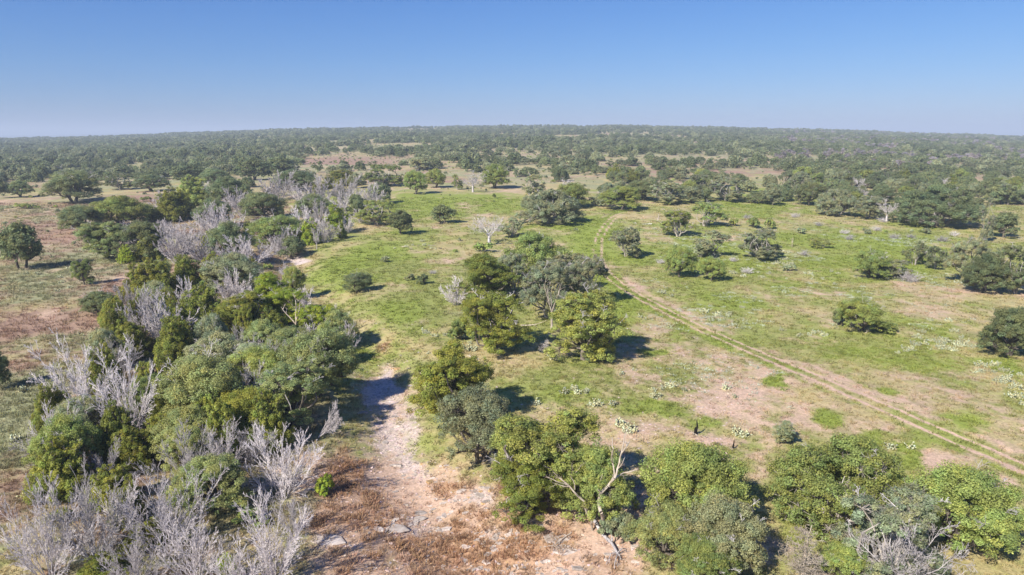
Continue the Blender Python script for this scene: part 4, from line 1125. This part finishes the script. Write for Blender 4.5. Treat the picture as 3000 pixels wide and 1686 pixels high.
RC = [(1000,1320,75,26,46,"flat pale limestone slab in the ledge left of the rusty weeds"),(1190,1245,60,26,40,"pale limestone block in the rubble below the grey-green creek tree"),(1250,1360,70,36,44,"pale limestone slab in the rubble below the olive trees"),(1100,1300,90,50,30,"scattered limestone block in the rust weeds at the bottom"),
      (1350,1430,120,20,22,"limestone slab at the bottom edge below the rubble"),(1060,1190,70,30,30,"small limestone block at the foot of the pale creek bed"),(1200,1430,120,20,20,"limestone block in the rust weeds at the bottom edge"),(985,1080,60,70,24,"flat limestone plate in the pale creek bed"),(1010,930,50,50,10,"pale stone on the right bank of the creek bed"),
      (740,657,26,7,6,"pale stone in the shaded end of the creek"),(765,1235,34,20,8,"pinkish stone on the bank under the dead fan"),(1590,1400,90,30,12,"pale stone on the pinkish soil under the bleached snag")]
for cx, cy, rx, ry, n, lab in RC:
    for k in range(n):
        g = ground(cx + R2.gauss(0, .55) * rx, cy + R2.gauss(0, .55) * ry)
        if g is None: continue
        x, y = float(g[0]), float(g[1]); s = R2.uniform(.09, .27) * (1.9 if R2.random() < .14 else 1)
        o = ob("rock", ROCKS[R2.randrange(5) if R2.random() > .06 else 5]); o.location = (x, y, float(H(np.array([x]), np.array([y]))[0]) + .01); o.rotation_euler = (R2.uniform(-.15, .15), R2.uniform(-.15, .15), R2.gauss(.5, .5))
        o.scale = (s * R2.uniform(1, 1.7), s, s * R2.uniform(.6, 1)); tag(o, lab, "rock", "limestone rocks of the creek")
for xd, yd, s, lab in ((1400,1352,1.0,"large flat grey slab on pinkish soil below the olive trees"),(820,1358,1.1,"large flat grey ledge slab left of the rust weeds"),(1420,1382,.9,"long pale slab just below the large flat grey slab"),(985,1330,1.0,"largest slab of the pale ledge left of the rusty weeds")):
    g = ground(xd, yd); x, y = float(g[0]), float(g[1]); o = ob("rock_slab", ROCKS[4]); o.location = (x, y, float(H(np.array([x]), np.array([y]))[0])); o.scale = (s * 1.4, s, s * .5); o.rotation_euler = (0, 0, R2.uniform(-.3, .3)); tag(o, lab, "rock", "limestone rocks of the creek")
# loose gravel as stuff
def gravel():
    rng = np.random.default_rng(33); c = hidden("pebbles")
    for i in range(4):
        me = ROCKS[i].copy(); me.materials.clear(); me.materials.append(M_PEAR_I)
        a = me.color_attributes.new("col", 'FLOAT_COLOR', 'POINT'); a.data.foreach_set("color", np.ones(len(me.vertices) * 4, np.float32)); c.objects.link(bpy.data.objects.new(f"pebble_{i}", me))
    n = 90000; y = np.sqrt(rng.uniform(38 ** 2, 120 ** 2, n)); x = rng.uniform(-.32, .32, n) * y + .02 * y
    col, W, rut = albedo(x, y); k = rng.uniform(size=n) < np.clip(W[5] * .9 + W[3] * .12 + W[4] * .12, 0, 1)
    x, y = x[k], y[k]; n = len(x); s = rng.uniform(.04, .13, n) * rng.uniform(.6, 1.5, n)
    T = np.array([[.50, .42, .38]]) * rng.uniform(.7, 1.25, (n, 1)); T = T * np.stack([np.ones(n), rng.uniform(.88, 1.02, n), rng.uniform(.8, 1.05, n)], -1)
    scatter("gravel", np.stack([x, y, H(x, y)], -1), np.stack([rng.uniform(-.3, .3, n), rng.uniform(-.3, .3, n), rng.uniform(0, 6.28, n)], -1), np.stack([s * 1.4, s, s * .8], -1), rng.integers(0, 4, n), T, c, "loose pale limestone gravel over the creek bed", "gravel")
    print("gravel", n)
gravel()

# ------------------------------------------------------------ burnt stumps, stubs, fallen limbs
def stump(xd, yd, top, r, mat, label, cat="stump"):
    g = ground(xd, yd); x, y = float(g[0]), float(g[1]); z = float(H(np.array([x]), np.array([y]))[0]); a, fy, fz = ray(xd, top); h = float(CAMZ + fz * y / fy - z)
    rng = np.random.default_rng(int(xd)); root = bpy.data.objects.new("burnt_stump" if mat is M_CHAR else "dead_stump", None); C.objects.link(root); root.location = (x, y, z); tag(root, label, cat)
    S = limb(np.array([0, 0, -.2]), np.array([.1 * h, 0, h]), r, r * .25, rng, 5, .05); S += limb(np.array([r * .3, 0, .05]), np.array([.06 * h, .05, h * .5]), r * .8, r * .3, rng, 3, .05)
    V, Q = tubes(S, 7); ob("trunk", mk_mesh("trunk", V, Q, mats=[mat], smooth=True), root)
    S = []
    for k in range(6):
        t = rng.uniform(0, 2 * pi); S += limb(np.array([0, 0, .12]), np.array([cos(t) * r * 3.4, sin(t) * r * 3.4, -.03]), r * .5, r * .12, rng, 3, .1)
    V, Q = tubes(S, 5); ob("roots", mk_mesh("roots", V, Q, mats=[M_BLEACH], smooth=True), root)
stump(1747, 1094, 1058, .17, M_CHAR, "black charred stump standing on pale ground left of the small round tree")
stump(1843, 1130, 1108, .13, M_CHAR, "smaller charred stump with a pale foot above the tall full green tree")
stump(1655, 552, 538, .3, M_BLEACH, "pale broken stump beyond the far end of the wheel track")
stump(2180, 838, 826, .12, M_PALE, "short pale stub at the foot of the olive round tree")
def fallen(xd, yd, L, az, label, mat=M_BLEACH, r=.12, nb=6):
    g = ground(xd, yd); x, y = float(g[0]), float(g[1]); z = float(H(np.array([x]), np.array([y]))[0]); rng = np.random.default_rng(int(xd + yd)); out = []
    twigtree([0, 0, r], np.array([cos(az), sin(az), .03]), L, r, 0, rng, out, (nb, 4, 2), .06, .7, .36); V, Q = tubes(out, 5); V[:, 2] = np.maximum(V[:, 2], -.05)
    o = ob("fallen_branch", mk_mesh("fallen_branch", V, Q, mats=[mat], smooth=True)); o.location = (x, y, z); tag(o, label, "branch", "fallen dead limbs")
fallen(1435, 1345, 2.6, -2.4, "reddish fallen limb on pinkish soil below the olive trees", M_BLEACH, .07, 5)
fallen(1310, 820, 4.5, -.35, "long pale fallen branch between the middle pair of trees", M_BLEACH, .09, 3)
fallen(2050, 625, 3.5, .1, "pale fallen limb under the small crooked meadow tree", M_BLEACH, .2, 3)
fallen(2240, 1255, 3.4, .1, "pale curved limb reaching between the two oaks at the bottom right", M_BLEACH, .07, 8)
fallen(1205, 905, 2.0, 2.6, "small curl of fallen wood on the creek's right bank", M_DEAD, .06, 3)
fallen(1640, 565, 5, 2.9, "brown fallen wood beside the pale broken stump", M_DEAD, .16, 6)

def traced(name, base, lines, label, cat, mat=M_BLEACH, lie=False, seed=3):
    """limbs that follow the photographed ones: every joint gets its own place in space round the foot of the tree"""
    rng = np.random.default_rng(seed); gx, gy = [float(q) for q in ground(*base)]; z0 = float(H(np.array([gx]), np.array([gy]))[0]); out = []; dep = {}
    for r0, r1, pts in lines:
        W = []
        for i, (u, v) in enumerate(pts):
            if lie:
                a, b = [float(q) for q in ground(u, v)]; W.append(np.array([a - gx, b - gy, float(H(np.array([a]), np.array([b]))[0]) - z0 + .14 + (.25 if i == 1 else 0)]))
            else:
                if (u, v) not in dep: dep[(u, v)] = 0 if (u, v) == base else rng.normal() * .35
                yy = gy + dep[(u, v)]; a, fy, fz = ray(u, v); t = yy / fy; W.append(np.array([a * t - gx, yy - gy, CAMZ + fz * t - z0]))
        n = len(W) - 1
        for i in range(n): out += limb(W[i], W[i + 1], r0 + (r1 - r0) * i / n, r0 + (r1 - r0) * (i + 1) / n, rng, 3, .05)
        for _ in range(3):
            k = rng.integers(0, n); q = W[k] + (W[k + 1] - W[k]) * rng.uniform(); twigtree(q, nrm(W[k + 1] - W[k]) + rng.normal(size=3) * .5, .7, r1, 1, rng, out, (0, 4, 2), .1, .7, .5)
    V, Q = tubes(out, 6); o = ob(name, mk_mesh(name, V, Q, mats=[mat], smooth=True)); o.location = (gx, gy, z0); tag(o, label, cat)
traced("bleached_snag", (1517, 1352), [(.18, .13, [(1517, 1352), (1517, 1322), (1512, 1290), (1507, 1261), (1512, 1241)]), (.12, .09, [(1512, 1241), (1530, 1222), (1546, 1204)]), (.09, .03, [(1546, 1204), (1553, 1181), (1563, 1141), (1568, 1118), (1570, 1095)]),
    (.07, .03, [(1563, 1141), (1575, 1125), (1584, 1110)]), (.075, .03, [(1546, 1204), (1570, 1190), (1590, 1186), (1606, 1180)]), (.05, .015, [(1553, 1181), (1566, 1165), (1572, 1150)]), (.06, .03, [(1507, 1261), (1509, 1230), (1506, 1212)]),
    (.06, .025, [(1546, 1204), (1541, 1165), (1543, 1130), (1540, 1100)])], "tall forked bleached snag rising from the leafy trees", "dead tree")
traced("bleached_bough", (1490, 1335), [(.09, .07, [(1490, 1335), (1485, 1300), (1470, 1262), (1433, 1224)]), (.07, .025, [(1433, 1224), (1406, 1202), (1386, 1180), (1366, 1171)]), (.05, .02, [(1433, 1224), (1400, 1212), (1376, 1200)]), (.05, .015, [(1433, 1224), (1412, 1222), (1390, 1215)]),
    (.05, .012, [(1446, 1232), (1436, 1200), (1425, 1176)]), (.04, .012, [(1436, 1200), (1440, 1180), (1438, 1165)]), (.04, .012, [(1436, 1200), (1455, 1182), (1462, 1168)])], "bleached bare bough poking left out of the yellow-green trees", "dead branch", seed=5)
traced("fallen_branch", (1494, 1314), [(.15, .10, [(1494, 1314), (1502, 1334), (1532, 1365), (1553, 1397)]), (.06, .02, [(1553, 1397), (1550, 1415), (1546, 1436)]), (.06, .02, [(1553, 1397), (1566, 1392), (1576, 1384)]), (.05, .02, [(1553, 1397), (1536, 1405), (1524, 1425)])],
    "long grey fallen limb lying down towards the bottom edge", "branch", M_DEAD, lie=True)
traced("fallen_branch", (1500, 1318), [(.08, .03, [(1500, 1318), (1470, 1296), (1445, 1290), (1412, 1284)]), (.04, .015, [(1460, 1293), (1456, 1305), (1450, 1322)])], "pale crooked limb at the foot of the bleached snag", "branch", lie=True, seed=8)
for i, (xd, yd) in enumerate(((1010,622),(1050,618),(1072,628),(1095,620),(1110,626),(1030,626))):
    fallen(xd, yd, 1.8, 1.1 * i, "reddish charred wood scrap in the scatter right of the creek", M_CHAR if i == 2 else M_BLEACH, .12, 3)

# ------------------------------------------------------------ haze
def haze():
    m, t = new_mat("haze"); out = nd(t, "ShaderNodeOutputMaterial"); pv = nd(t, "ShaderNodeVolumePrincipled")
    pv.inputs['Density'].default_value = .00024; pv.inputs['Color'].default_value = (.72, .84, 1, 1); pv.inputs['Anisotropy'].default_value = 0
    t.links.new(pv.outputs[0], out.inputs['Volume'])
    x, y0, y1, z0, z1 = 16000, -400, 15500, -90, 130
    V = np.array([(a, b, c) for c in (z0, z1) for b in (y0, y1) for a in (-x, x)], float)
    Q = np.array([(0, 2, 3, 1), (4, 5, 7, 6), (0, 1, 5, 4), (2, 6, 7, 3), (0, 4, 6, 2), (1, 3, 7, 5)])
    tag(ob("haze", mk_mesh("haze", V, Q, mats=[m])), kind="stuff")
HAZE = True
if HAZE: haze()
